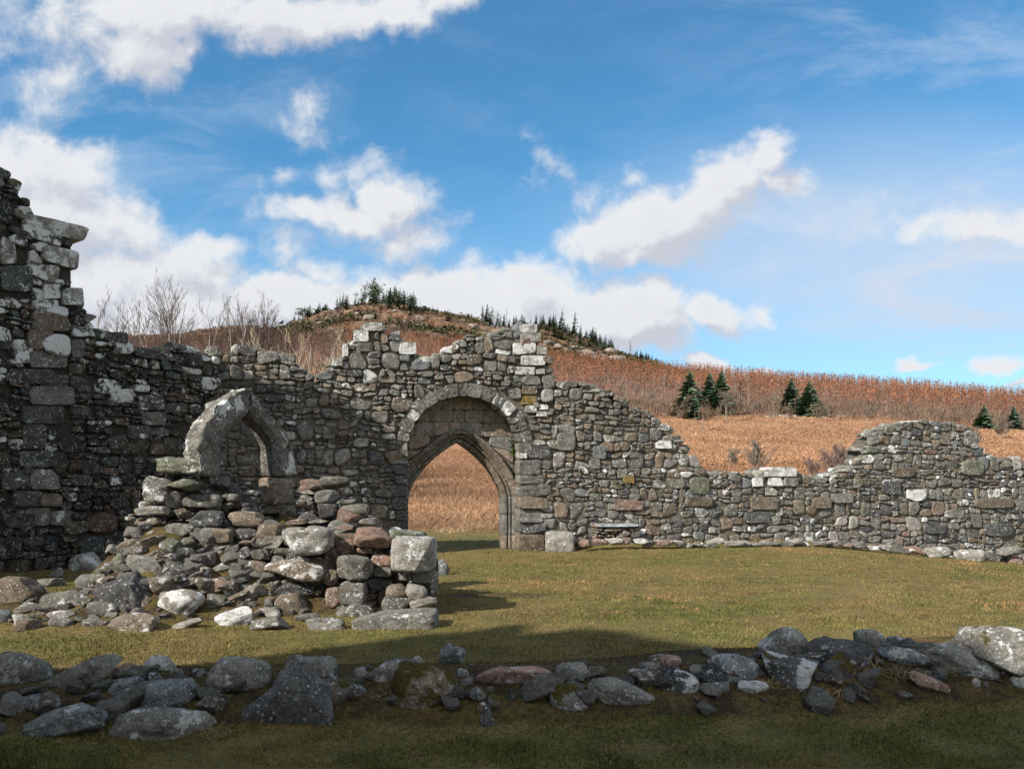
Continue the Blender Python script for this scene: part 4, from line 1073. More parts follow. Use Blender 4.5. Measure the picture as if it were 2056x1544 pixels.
# ---- footing stones along the wall foot on the right, and the two blocks by the gate -----
FOOT = [
 (1094,1154,1066,1108,0,'s','p',"upright weathered square block beside the gateway's right jamb",{'l':.35,'d':.7}),
 (1775,1822,1082,1112,-10,'a','g',"jagged pale footing stone where the wall foot starts to drop",{'l':.4}),
 (1812,1858,1096,1114,-3,'f','r',"orange-tinged flat footing stone under the wall",{'l':.45}),
 (1856,1908,1094,1124,-6,'m','p',"largest pale footing boulder along the wall foot",{'l':.45}),
 (1916,1978,1100,1126,4,'m','p',"pale rounded footing stone above bare soil",{'l':.42}),
 (1978,2002,1104,1122,0,'f','g',"small flat footing stone between two pale boulders",{'l':.4}),
 (2000,2062,1094,1114,6,'f','g',"long sloping footing stone at the right picture edge",{'l':.4}),
 (2022,2052,1116,1132,-10,'m','r',"small pinkish footing stone low at the right edge",{'l':.3}),
 (1110,1150,1098,1111,0,'f','p',"low pale stone in front of the upright square block",{'l':.5}),
 (1150,1180,1078,1094,-8,'f','b',"brown tumbled stone right of the upright square block",{'m':.3}),
 (1415,1455,1078,1092,0,'m','p',"pale little boulder on the grass strip at the wall foot",{'l':.5}),
]
def wall_Y(px):
    u = GATE.uz(px, 975)[0]; return GATE.P[1] + u * GATE.t[1]
for i, r in enumerate(FOOT):
    r = (r[0], r[1], r[2], r[3] + 5) + tuple(r[4:])
    px_stone('footing_stone', r, 700 + i, group='footing stones at the wall foot', Yc=wall_Y((r[0] + r[1]) / 2) - .42)
k = 0
for x0 in np.arange(1160, 1780, 26):
    x = x0 + R.uniform(-8, 8); y = np.interp(x, [1160, 1240, 1400, 1540, 1660, 1780], [1093, 1090, 1096, 1094, 1092, 1103]) + R.uniform(-2, 3)
    w = R.uniform(22, 46); h = R.uniform(7, 12)
    px_stone('footing_stone', (x, x + w, y - h, y + 4, R.uniform(-4, 4), 'f', str(R.choice(list('pgrpg'))), "small pale flat stone in the low kerb line along the foot of the wall", {'l': float(R.uniform(.3, .6))}), 760 + k, group='small kerb stones at the wall foot', Yc=wall_Y(x) - 1.0); k += 1

# low stone plinth with a pale slab, built against the wall
def build_plinth():
    root = empty("stone_plinth", (3.3, 20.9, 0)); tag(root, "low plinth of thin layered stones topped by a pale bluish slab against the wall", "plinth")
    inv = np.array(root.location)
    a = Acc()
    d0 = -.32
    p0, zb = GATE.uz(1196, 1092, d0); p1, zt = GATE.uz(1289, 1052, d0)
    cells = make_cells(p0, p1 - .05, zb - .25, zt - .06, 77, hb=(.14, .22), wb=(.25, .55), single=.2, warp=.02)
    cells[..., 0] = np.clip(cells[..., 0], p0, p1)
    c = cells.mean(1); cells = cells[c[:, 1] < zt - .04]; S = len(cells)
    tt, _ = wall_tints(S, dict(b=4, g=3, r=2))
    rubble(a, GATE, cells, n=7, k=(4, 7), gap=.006, prot=(0, .03), thick=(.2, .24), tint=tt, lich=R.uniform(.1, .5, S), depth0=d0)
    o = a.build("layered_body", STONE); o.parent = root; o.location = tuple(-inv)
    b = Acc(); q0 = GATE.uz(1202, 1050, d0)[0]; q1 = GATE.uz(1281, 1050, d0)[0]
    rubble(b, GATE, np.array([[[q0, zt - .055], [q1, zt - .055], [q1, zt], [q0, zt]]]), n=10, k=(10, 11), gap=.001, prot=(.06, .06), thick=(.2, .2), cuts=1, cd=(1.2, 1.4), tint=np.array([[.38, .44, .48]]), lich=[.0], depth0=d0, amp=.01)
    o = b.build("top_slab", STONE); o.parent = root; o.location = tuple(-inv)
build_plinth()

# ---- many small stones one can count on the mound and along the footing ----------
protos = []
for i in range(8):
    o = stone_mesh('rubble_stone', (1, .8, .62), (0, 0, 0), 900 + i, k=[2.6, 3.6, 4.2][i % 3], cuts=13, n=13, dmin=.42, c='gbgdpbgo'[i], lich=[.3, .5, .15, .4][i % 4], moss=[0, .2][i % 2])
    protos.append(o)
def small_copy(first, i, loc, s, ry, rx, label, group, name):
    src = protos[i]
    o = src.copy(); COL.objects.link(o); o.name = name
    o.location = loc; o.scale = (s * R.uniform(.8, 1.3), s, s * R.uniform(.7, 1.1)); o.rotation_euler = (rx, R.uniform(-.5, .5), ry)
    tag(o, label, 'stone', group); return o
cnt = 0
while cnt < 285:
    px_ = R.uniform(10, 720); py_ = R.uniform(1075, 1258)
    if py_ < 1080 + max(0, 260 - px_) * .55: continue
    p = ground_hit(px_, py_)
    if mound_pile(p[0], p[1]) < .05: continue
    s = R.uniform(.09, .32) * (1.25 if py_ < 1190 else .6)
    small_copy(None, int(R.integers(8)), (p[0], p[1] + s * .2, p[2] + s * .14), s, R.uniform(0, 6.28), R.uniform(-.4, .4), "small angular grey-brown stone lying loose among the bigger stones of the mound", 'small loose stones on the mound', 'rubble_stone'); cnt += 1
cnt = 0
while cnt < 190:
    px_ = R.uniform(0, 2056); yc = np.interp(px_, [0, 700, 1500, 2056], [1400, 1385, 1345, 1345]); py_ = yc + R.normal() * 28
    p = ground_hit(px_, py_)
    if mound_front(p[0], p[1]) < .04: continue
    s = .05 + .22 * R.random() ** 2
    small_copy(None, int(R.integers(8)), (p[0], p[1], p[2] + s * .15), s, R.uniform(0, 6.28), R.uniform(-.4, .4), "small loose stone bedded in soil and moss between the foreground boulders", 'small stones in the foreground bank', 'small_stone'); cnt += 1
for o in protos: bpy.data.objects.remove(o)
# ------------------------------------------------------------------ bare trees
def prisms(seg, r0, r1, sides=4):
    """seg (N,2,3) -> tapered tubes"""
    A, B = seg[:, 0], seg[:, 1]; d = B - A; d /= np.maximum(np.linalg.norm(d, axis=1, keepdims=True), 1e-6)
    ref = np.where(np.abs(d[:, 2:3]) > .9, np.array([[1., 0, 0]]), np.array([[0, 0, 1.]]))
    x = np.cross(d, ref); x /= np.linalg.norm(x, axis=1, keepdims=True); y = np.cross(d, x)
    N = len(seg); V = np.zeros((N, 2, sides, 3))
    for s in range(sides):
        c, q = cos(2 * pi * s / sides), sin(2 * pi * s / sides)
        V[:, 0, s] = A + (x * c + y * q) * r0[:, None]; V[:, 1, s] = B + (x * c + y * q) * r1[:, None]
    Q = []
    for s in range(sides): Q.append([s, (s + 1) % sides, sides + (s + 1) % sides, sides + s])
    return V.reshape(-1, 3), (np.array(Q)[None] + (np.arange(N) * 2 * sides)[:, None, None]).reshape(-1, 4)

def grow(rg, p, d, L, r, lev, out, cfg):
    n = 4 if lev == 0 else 3
    pts = [np.array(p)]; dd = np.array(d)
    for i in range(n):
        dd = dd + rg.normal(size=3) * cfg['wob'] + np.array([0, 0, cfg['up']]) * (1 if lev else .3); dd /= np.linalg.norm(dd)
        pts.append(pts[-1] + dd * L / n)
    for i in range(n):
        ra = r * (1 - .62 * i / n); rb = r * (1 - .62 * (i + 1) / n)
        out[lev].append((pts[i], pts[i + 1], ra, rb))
    if lev >= cfg['lev'] - 1: return
    for j in range(cfg['kids'][lev]):
        f = rg.uniform(cfg['lo'] if lev == 0 else .15, 1.0); i = min(int(f * n), n - 1); q = pts[i] + (pts[i + 1] - pts[i]) * (f * n - i)
        dv = pts[i + 1] - pts[i]; dv /= np.linalg.norm(dv)
        rnd = rg.normal(size=3); rnd -= dv * rnd.dot(dv); rnd /= np.linalg.norm(rnd)
        nd = dv * cfg['fwd'] + rnd; nd /= np.linalg.norm(nd)
        grow(rg, q, nd, L * cfg['ratio'] * rg.uniform(.6, 1.15) * (1.15 - .55 * f if lev == 0 else 1), max(r * .48 * (1 - .4 * f), cfg['rmin']), lev + 1, out, cfg)

def bare_tree(name, pos, h, seed, label, stems=1, cat='tree', group=None, bark=(.30, .27, .24), twig=(.17, .125, .10), **kw):
    cfg = dict(lev=4, kids=(11, 6, 4), lo=.22, ratio=.48, fwd=1.35, wob=.09, up=.12, rmin=.010, spread=.22); cfg.update(kw)
    rg = np.random.default_rng(seed); out = [[] for _ in range(cfg['lev'])]
    for s in range(stems):
        d = np.array([rg.normal() * cfg['spread'], rg.normal() * cfg['spread'], 1.0]) if stems > 1 else np.array([rg.normal() * .05, rg.normal() * .05, 1.0])
        d /= np.linalg.norm(d)
        grow(rg, np.array([rg.normal() * .12 * (stems > 1), rg.normal() * .12 * (stems > 1), -.1]), d, h * rg.uniform(.78, 1.0) * .72, h * cfg.get('rk', .014), 0, out, cfg)
    root = empty(name, tuple(pos)); tag(root, label, cat, group)
    def part(nm, levs, col, jit):
        S = [x for l in levs for x in out[l]]
        seg = np.array([[a, b] for a, b, _, _ in S]); V, Q = prisms(seg, np.array([x[2] for x in S]), np.array([x[3] for x in S]), 4)
        m = len(V) // len(S); t = np.repeat(np.array(col)[None] * rg.uniform(1 - jit, 1 + jit, (len(S), 1)), m, 0)
        o = mk(nm, V, [Q], TWIG, root, attrs=dict(tint=t)); return o
    part('trunk', [0], bark, .15); part('crown', list(range(1, cfg['lev'])), twig, .35)
    return root

def place(px, py): return ground_hit(px, py, 24)
def at_depth(px, Y):
    X = (px - CX) / F * Y; return np.array([X, Y, float(gz(X, Y))])
def tree_to(px, ytop, Y): 
    p = at_depth(px, Y); return p, EYE + (HY - ytop) / F * Y - p[2]

BIRCH = (.34, .31, .28)
# young birches behind the left part of the wall: (px, top row, depth, stems, width factor, label)
B = [(186, 556, 58, 4, .20, "bare slender birch showing beside the tall wall's stepped end"),
     (262, 606, 64, 2, .12, "small thin birch standing alone between the two taller birch clumps"),
     (352, 548, 56, 7, .26, "broad many-stemmed bare birch, fullest of the clumps behind the wall"),
     (405, 590, 60, 4, .20, "bare birch leaning right at the side of the fullest birch clump"),
     (478, 588, 60, 7, .14, "upright bare birch with pale stems left of the twin-stemmed one"),
     (512, 580, 62, 7, .16, "twin-topped bare birch nearest the rounded hill"),
     (548, 606, 66, 3, .16, "thin bare birch at the foot of the rounded hill's left shoulder"),
     (612, 640, 62, 4, .20, "low many-twigged birch in front of the rounded hill's left shoulder"),
     (664, 662, 56, 4, .24, "low bare birch beside the white corner stones of the wall's left stump"),
     (640, 655, 46, 7, .45, "dense pale straw-coloured bush behind the notch in the wall"),
     (585, 668, 50, 5, .40, "lower pale bare bush left of the dense straw-coloured one"),
     (300, 610, 66, 3, .14, "thin bare sapling just left of the fullest birch clump")]
for i, (px, yt, Y, st, sp, lb) in enumerate(B):
    p, h = tree_to(px, yt, Y)
    bush = 'bush' in lb
    bare_tree('bare_bush' if bush else 'bare_birch', p, h * 1.2, 40 + i, lb, int(st * (1.3 if not bush else 2.0)), 'bush' if bush else 'tree', 'bare birches behind the wall', bark=(.30, .25, .18) if bush else BIRCH, twig=(.36, .285, .20) if bush else (.088, .062, .052), spread=sp, up=.20, wob=.06, ratio=.40, fwd=1.5, kids=(12, 6, 3), rmin=.013 if bush else .009, rk=.005 if not bush else .006)
# bare trees and shrubs on the bracken slope (px, foot row, top row)
T = [(1460, 846, 768, 1, "big round-crowned bare tree in the middle of the bracken slope", .12),
     (1411, 864, 806, 1, "small bare tree with an orange tinge left of the big round-crowned one", .1),
     (1384, 838, 792, 1, "spindly bare tree standing before the left dark spruce", .1),
     (1335, 836, 790, 2, "thin pale sapling pair on the slope left of the spruces", .14),
     (1305, 828, 782, 1, "bare tree just above the sloping top of the gate wall", .12),
     (1250, 806, 752, 2, "pale bushy bare tree peeping over the gate wall's shoulder", .2),
     (1200, 790, 740, 2, "bare tree closest to the white quoins of the gate wall", .2),
     (1515, 838, 796, 1, "grey bare tree right of the big round-crowned one", .12),
     (1555, 832, 780, 2, "straw-coloured bare tree left of the pair of spruces", .2),
     (1660, 838, 800, 3, "low bare bush right of the pair of spruces", .3),
     (1736, 856, 806, 1, "bare tree left of the tall ruined wall stump", .12),
     (1520, 950, 868, 6, "leafless grey shrub rising behind the white capstone", .34),
     (1465, 935, 893, 4, "faint thin shrub left of the leafless grey one", .35),
     (1672, 962, 880, 7, "purplish leafless shrub behind the low part of the wall", .30),
     (1640, 958, 905, 3, "wispy sapling at the left of the purplish shrub", .18),
     (1706, 950, 888, 4, "wispy sapling at the right of the purplish shrub", .25),
     (1965, 905, 845, 3, "bare sapling beside the right edge of the tall wall stump", .14),
     (2010, 880, 832, 5, "bushy grey tree at the far right of the slope", .3)]
for i, (px, yb, yt, st, lb, sp) in enumerate(T):
    p = place(px, yb); h = (yb - yt) / F * p[1]
    col = (.20, .135, .085) if 'orange' in lb else (.23, .185, .13) if ('straw' in lb or 'pale' in lb) else (.165, .115, .105) if 'purpl' in lb else (.165, .135, .105)
    bare_tree('bare_shrub' if 'shrub' in lb or 'bush' in lb else 'bare_tree', p, h * 1.15, 70 + i, lb, st, 'shrub' if 'shrub' in lb or 'bush' in lb else 'tree', 'bare trees on the bracken slope', bark=(.25, .20, .16), twig=col, spread=sp, up=.06 if st == 1 else .12, ratio=.55 if st == 1 else .42, kids=(13, 7, 4), lo=.30 if st == 1 else .15, fwd=.75 if st == 1 else 1.1, rmin=.014 * p[1] / 100 + .006)

# ------------------------------------------------------------------ conifers
def conifer_mesh(seed, tiers=16, per=9, width=.42, gap=.0, ragged=.25, droop=.25, col=(.030, .048, .020), leaf=5):
    """unit-height conifer: trunk mesh and crown mesh"""
    rg = np.random.default_rng(seed); a = Acc(); tr = Acc()
    seg = np.array([[[0, 0, -.04], [0, 0, .98]]]); V, Q = prisms(seg, np.array([.018]), np.array([.003]), 6); tr.add(V, Q, tint=(.10, .075, .06))
    for i in range(tiers):
        f = i / (tiers - 1); z = gap + (.985 - gap) * f
        rad = width * .5 * (1 - f) ** .85 + .012
        for k in range(max(4, int(per * (1 - .5 * f)))):
            th = rg.uniform(0, 2 * pi); L = rad * rg.uniform(1 - ragged, 1 + ragged * .6); zz = z + rg.uniform(-.5, .5) / tiers
            o = np.array([0, 0, zz]); e = np.array([cos(th) * L, sin(th) * L, zz - droop * L + rg.uniform(-.1, .25) * L])
            sd = np.array([-sin(th), cos(th), 0]); w = L * .34 + .012
            c = np.array(col) * rg.uniform(.55, 1.5)
            for j in range(leaf):
                g0 = rg.uniform(.05, .75); c0 = o + (e - o) * g0; c1 = o + (e - o) * min(1, g0 + rg.uniform(.25, .5)) + sd * rg.uniform(-1, 1) * w
                up = np.array([0, 0, rg.uniform(.006, .022)]); s2 = sd * rg.uniform(.35, .75) * w
                a.add(np.stack([c0 - s2 - up, c0 + s2 + up, c1]), np.array([[0, 1, 2]]), tint=c * rg.uniform(.8, 1.2))
    return a, tr

def spruce(px, yb, yt, seed, label, width=.55, group=None, **kw):
    p = place(px, yb); h = (yb - yt) / F * p[1]
    root = empty('spruce', tuple(p)); tag(root, label, 'tree', group)
    a, tr = conifer_mesh(seed, width=width, **kw)
    a.V = [v * h for v in a.V]; tr.V = [v * h for v in tr.V]
    a.build('crown', NEEDLE, root, smooth=False); tr.build('trunk', TWIG, root)
SP = [(1385, 836, 742, "dark spruce standing leftmost of the close group of three", .62), (1426, 826, 748, "middle spruce of the close group of three", .62), (1450, 832, 744, "pointed spruce behind the big round-crowned bare tree", .60),
      (1590, 828, 758, "left one of the pair of dark spruces on the slope", .62), (1626, 836, 764, "right one of the pair of dark spruces on the slope", .68),
      (1487, 806, 762, "small narrow spruce between the group of three and the pair", .42), (1976, 860, 812, "squat dark spruce right of the tall wall stump", .75), (2036, 862, 815, "dark spruce at the far right edge of the slope", .62), (2008, 838, 806, "small olive spruce between the two dark ones at the right", .6),
      (1398, 842, 800, "low bushy spruce at the foot of the group of three", .9)]
for i, (px, yb, yt, lb, w) in enumerate(SP):
    spruce(px, yb, yt, 200 + i, lb, w * 1.55, 'spruces on the slope', tiers=28, per=18, leaf=7, ragged=.38, col=(.100, .145, .096) if i % 2 else (.104, .155, .088))

# small conifers along the crest of the hill: templates shared by many trees
def crest_templates():
    T = []
    for i in range(4):
        a, tr = conifer_mesh(400 + i, tiers=15, per=10, width=[.40, .52, .32, .62][i], ragged=.5, leaf=5, gap=[.08, .12, .2, .1][i], col=[(.055, .078, .040), (.062, .085, .044), (.050, .070, .042), (.075, .092, .042)][i])
        o = a.build('hill_conifer', NEEDLE, smooth=False); T.append(o)
    # scots pine: bare stem and a ragged top
    rg = np.random.default_rng(77); a = Acc()
    seg = np.array([[[0, 0, -.04], [.02, 0, .55]], [[.02, 0, .55], [0, .01, .95]]]); V, Q = prisms(seg, np.array([.02, .014]), np.array([.014, .004]), 5); a.add(V, Q, tint=(.11, .07, .05))
    for k in range(10):
        c = np.array([rg.normal() * .13, rg.normal() * .13, rg.uniform(.45, .98)]); r = rg.uniform(.07, .13)
        for j in range(34):
            q = c + rg.normal(size=3) * np.array([r, r, r * .5]); v = rg.normal(size=(3, 3)) * .032
            a.add(q + v, np.array([[0, 1, 2]]), tint=np.array((.062, .085, .050)) * rg.uniform(.6, 1.5))
    T.append(a.build('hill_pine', NEEDLE, smooth=False))
    # dead standing larch pole
    out = []; p = np.array([0, 0, 0.])
    seg = [[[0, 0, -.03], [0, 0, 1.0]]]; r0 = [.016]; r1 = [.004]
    for k in range(26):
        z = rg.uniform(.3, .97); th = rg.uniform(0, 6.28); L = .11 * (1.1 - z)+.02; seg.append([[0, 0, z], [cos(th) * L, sin(th) * L, z - .02]]); r0.append(.006); r1.append(.003)
    V, Q = prisms(np.array(seg), np.array(r0), np.array(r1), 3); a = Acc(); a.add(V, Q, tint=(.13, .11, .10)); T.append(a.build('dead_tree', TWIG))
    return T
CT = crest_templates()
_used = set()
def crest(i, px, Y, hpx, name, label, group, wx=1.0, cat='tree'):
    src = CT[i]; o = src if i not in _used else src.copy()
    if i in _used: COL.objects.link(o)
    _used.add(i); o.name = name
    p = at_depth(px, Y); h = hpx / F * Y
    o.location = tuple(p - np.array([0, 0, .02 * h])); o.scale = (h * wx, h * wx, h); o.rotation_euler = (0, 0, R.uniform(0, 6.28)); tag(o, label, cat, group)
rg4 = np.random.default_rng(4)
crest(4, 752, 893, 52, 'hill_pine', "tallest dark pine with a tufted top on the hill's very summit", 'pines on the round hill', 1.1)
gl = "dark little conifer among the trees crowning the round hilltop"
for px in list(rg4.uniform(735, 832, 48)) + list(rg4.uniform(655, 735, 15)):
    k = int(rg4.choice([0, 1, 2, 0, 1, 3, 4])); crest(k, px, rg4.uniform(800, 899), rg4.uniform(17, 40) * (1 if px > 700 else .9), 'hill_conifer' if k < 4 else 'hill_pine', gl, 'trees on the round hilltop', rg4.uniform(.75, 1.15))
for px in rg4.uniform(575, 660, 12): crest(int(rg4.choice([1, 3, 4])), px, rg4.uniform(860, 899), rg4.uniform(14, 26), 'hill_pine', "small dark scrubby pine on the hill's left shoulder", 'scrubby pines on the left shoulder', 1.5)
for px in (860, 868, 845, 878, 900, 600): crest(int(rg4.choice([0, 2])), px, 880, rg4.uniform(8, 15), 'hill_conifer', "tiny lone conifer on the bare crest right of the summit trees", 'tiny crest conifers')
for px in np.concatenate([np.linspace(968, 1016, 15) + rg4.normal(size=15) * 2]): crest(5 if rg4.random() < .45 else 2, px, rg4.uniform(870, 899), rg4.uniform(32, 46), 'tall_thin_conifer', "tall thin half-dead conifer in the stand above the gateway's pillar", 'thin conifers above the gateway')
for px in rg4.uniform(1018, 1110, 42): crest(int(rg4.choice([0, 1, 2])), px, rg4.uniform(840, 899), rg4.uniform(16, 30), 'hill_conifer', "dark conifer in the row along the crest right of the wall's pillar", 'conifers on the right crest')
for px in list(rg4.uniform(600, 985, 34)) + list(rg4.uniform(1100, 1250, 12)): crest(int(rg4.choice([0, 1, 3, 3])), px, rg4.uniform(560, 830), rg4.uniform(8, 20), 'hill_conifer', "small dark conifer scattered among the heather and rocks of the upper slope", 'scattered conifers on the upper slope', rg4.uniform(1.0, 1.6))
crest(1, 1129, 890, 54, 'hill_conifer', "tall broad conifer, left of the two that stand out on the right crest", 'two big crest conifers', 1.0)
crest(0, 1155, 890, 56, 'hill_conifer', "tall spired conifer, right of the two that stand out on the right crest", 'two big crest conifers', 1.1)
crest(0, 1116, 890, 40, 'hill_conifer', "medium conifer hugging the left side of the two big crest conifers", 'two big crest conifers', 1.0)
for px in rg4.uniform(1095, 1232, 60): crest(int(rg4.choice([0, 1, 3])), px, rg4.uniform(740, 899), rg4.uniform(16, 32), 'hill_conifer', "dark conifer on the slope falling right from the two big crest conifers", 'conifers falling away to the right', 1.1)
for px in (1195, 1203, 1211, 1219, 1226, 1180, 1236): crest(5, px, rg4.uniform(600, 680), rg4.uniform(18, 34), 'dead_tree', "bare dead pole of a tree on the rocky slope", 'dead poles on the rocky slope')
crest(5, 1265, 880, 36, 'dead_tree', "lone dead conifer standing clear against the sky on the crest", 'dead trees on the crest', 1.6)
for px in (1272, 1240): crest(5, px, 880, 16, 'dead_tree', "short dead stem near the lone dead conifer on the crest", 'dead trees on the crest', 1.5)
for px in rg4.uniform(1275, 1395, 60): crest(int(rg4.choice([0, 1, 2])), px, rg4.uniform(840, 899), rg4.uniform(11, 20), 'hill_conifer', "tiny conifer of the thin plantation edge along the far crest", 'plantation edge on the far crest', 1.2)
for px, py, hp in ((1145, 742, 22), (1210, 748, 26), (1236, 756, 20), (1270, 760, 18), (1300, 765, 24), (1340, 778, 22), (1175, 752, 16), (1850, 800, 20), (1730, 800, 16), (1290, 770, 15), (1120, 735, 18)):
    q = place(px, py); crest(int(rg4.choice([1, 3])), px, q[1], hp, 'young_spruce', "young green spruce dotted in the russet larch plantation", 'young spruces in the larches', 1.2)

# ------------------------------------------------------------------ russet larch plantation: one far wood
def larch_wood():
    N = 14500; rg = np.random.default_rng(8)
    px = rg.uniform(-120, 2320, N); q = rg.random(N); Y = 205 + 250 * q ** .8
    keep = ~((px < 620) & (Y < 260)); px, Y = px[keep], Y[keep]
    # ragged lower edge
    edge = 212 + 30 * n2(px, px * 0, .012, 3, 4) + 45 * ss(1700, 1250, px) * ss(1000, 1250, px)
    keep = Y > edge; px, Y = px[keep], Y[keep]; N = len(px)
    X = (px - CX) / F * Y; Z = gz(X, Y)
    h = rg.uniform(6.0, 11.0, N) * (1 - .15 * ss(300, 450, Y)) * np.where(px < 900, .8, 1) * np.where(Y < 245, .72, 1)
    V = []; T = []
    T_ = 28
    base = np.stack([X, Y, Z], -1)
    russet = np.array([.31, .132, .066]); purple = np.array([.165, .095, .075]); straw = np.array([.20, .13, .075])
    grp = np.clip(.5 + .8 * n2(X, Y, .02, 3, 8), 0, 1)
    tcol = russet * (.55 + .6 * grp[:, None]) * rg.uniform(.7, 1.25, (N, 1))
    tcol = np.where((px < 700)[:, None], np.array([.125, .078, .052]) * rg.uniform(.7, 1.25, (N, 1)), tcol)
    tcol = np.where((rg.random(N) < .12)[:, None], straw, tcol)
    # trunks
    w = rg.uniform(.05, .11, N)
    tri = np.stack([base + np.stack([-w, 0 * w, 0 * w], -1), base + np.stack([w, 0 * w, 0 * w], -1), base + np.stack([0 * w, 0 * w, h * .80], -1)], 1)
    V.append(tri.reshape(-1, 3)); T.append(np.repeat(np.where(rg.random((N, 1)) < .12, np.array([[.30, .26, .23]]), np.array([[.17, .115, .09]])), 3, 0))
    for k in range(T_):
        f = rg.uniform(.10, 1.0, N) ** .8 * .96; th = rg.uniform(0, 2 * pi, N); L = h * .135 * (1.10 - f) ** .6 * rg.uniform(.5, 1.2, N)
        dr = np.stack([np.cos(th), np.sin(th), rg.uniform(.1, .9, N)], -1)
        o = base + np.stack([0 * f, 0 * f, h * f], -1); e = o + dr * L[:, None]
        sd = np.stack([-np.sin(th), np.cos(th), rg.normal(size=N)], -1) * (.055 + .03 * rg.random(N))[:, None] * (Y / 300)[:, None]
        V.append(np.stack([o - sd, o + sd, e], 1).reshape(-1, 3))
        mixf = ss(.15, .62, f)[:, None]
        c = (purple * (1 - mixf) + tcol * mixf) * rg.uniform(.7, 1.3, (N, 1)); T.append(np.repeat(c, 3, 0))
    V = np.concatenate(V); T = np.concatenate(T)
    o = mk('larch_wood', V, [np.arange(len(V)).reshape(-1, 3)], TWIG, smooth=False, attrs=dict(tint=T))
    tag(o, "russet leafless larch plantation covering the lower hillside", "wood", None, "stuff")
larch_wood()

def scrub():
    """grey-brown leafless scrub along the foot of the plantation and on the left rise"""
    rg = np.random.default_rng(18); N = 900
    px = np.concatenate([rg.uniform(1120, 2200, 560), rg.uniform(-50, 760, 700)]); Y = np.concatenate([rg.uniform(188, 240, 560), rg.uniform(62, 200, 700)])
    X = (px - CX) / F * Y; Z = gz(X, Y); N = len(X); h = rg.uniform(2.0, 4.2, N) * np.where(px < 800, .95, 1.0)
    base = np.stack([X, Y, Z], -1); V = []; T = []
    col = np.array([.165, .115, .080]) * rg.uniform(.7, 1.35, (N, 1)); col = np.where((px < 800)[:, None], np.array([.19, .112, .070]) * rg.uniform(.7, 1.3, (N, 1)), col)
    for k in range(46):
        f = rg.uniform(0, .75, N); th = rg.uniform(0, 2 * pi, N); L = h * rg.uniform(.25, .6, N)
        dr = np.stack([np.cos(th) * .55, np.sin(th) * .55, rg.uniform(.5, 1.1, N)], -1)
        off = rg.normal(size=(N, 3)) * (h * .16)[:, None]; off[:, 2] = h * f
        o = base + off; e = o + dr * L[:, None]
        sd = np.stack([-np.sin(th), np.cos(th), 0 * th], -1) * (.020 * Y / 100 + .012)[:, None]
        V.append(np.stack([o - sd, o + sd, e], 1).reshape(-1, 3)); T.append(np.repeat(col * rg.uniform(.7, 1.3, (N, 1)), 3, 0))
    V = np.concatenate(V); T = np.concatenate(T)
    o = mk('scrub', V, [np.arange(len(V)).reshape(-1, 3)], TWIG, smooth=False, attrs=dict(tint=T)); tag(o, "leafless brown scrub along the edge of the slope", "scrub", None, "stuff")
scrub()

# heather, rocks and low bushes on the upper hill
def hill_cover():
    rg = np.random.default_rng(28); N = 3600
    px = rg.uniform(380, 1420, N); Y = rg.uniform(455, 895, N); X = (px - CX) / F * Y; Z = gz(X, Y)
    m = n2(X, Y, .016, 3, 6); base = np.stack([X, Y, Z], -1)
    g = (n2(X, Y, .011, 3, 61) > .24)
    col = np.where(g[:, None], np.array([.052, .048, .022]), np.where((m > -.02)[:, None], np.array([.068, .042, .031]), np.array([.17, .092, .050]))) * rg.uniform(.6, 1.4, (N, 1))
    h = rg.uniform(1.2, 3.2, N) * np.where(g, 1.5, .8)
    V = []; T = []
    for k in range(16):
        off = rg.normal(size=(N, 3)) * (h * .6)[:, None]; off[:, 2] = np.abs(off[:, 2]) * .6
        v = rg.normal(size=(N, 3, 3)) * (h * .3)[:, None, None]
        V.append((base[:, None] + off[:, None] + v).reshape(-1, 3)); T.append(np.repeat(col * rg.uniform(.6, 1.4, (N, 1)), 3, 0))
    V = np.concatenate(V); T = np.concatenate(T)
    o = mk('heather', V, [np.arange(len(V)).reshape(-1, 3)], NEEDLE, smooth=False, attrs=dict(tint=T)); tag(o, "dark heather and low bushes over the upper hillside", "heather", None, "stuff")
    # rock outcrops breaking through
    a = Acc()
    for i in range(170):
        px = rg.choice([rg.uniform(610, 990), rg.uniform(1100, 1260)]); Y = rg.uniform(520, 800); x = (px - CX) / F * Y
        if n2(x, Y, .02, 3, 31) < -.05: continue
        s = rg.uniform(1.0, 5.0); P, Q = rounded(7, [2.6]); P = facets(P, 7, .5, .9, rg)[0]
        P = P * np.array([s * rg.uniform(.8, 2), s, s * .75]); a.add(P + np.array([x, Y, float(gz(x, Y))]), Q, tint=np.array([.30, .25, .21]) * rg.uniform(.6, 1.1), lich=.25, moss=0.0, rnd=float(rg.random()))
    o = a.build('hill_rocks', CORE); tag(o, "pale rock outcrops scattered over the upper hill", "rocks", None, "stuff")
hill_cover()

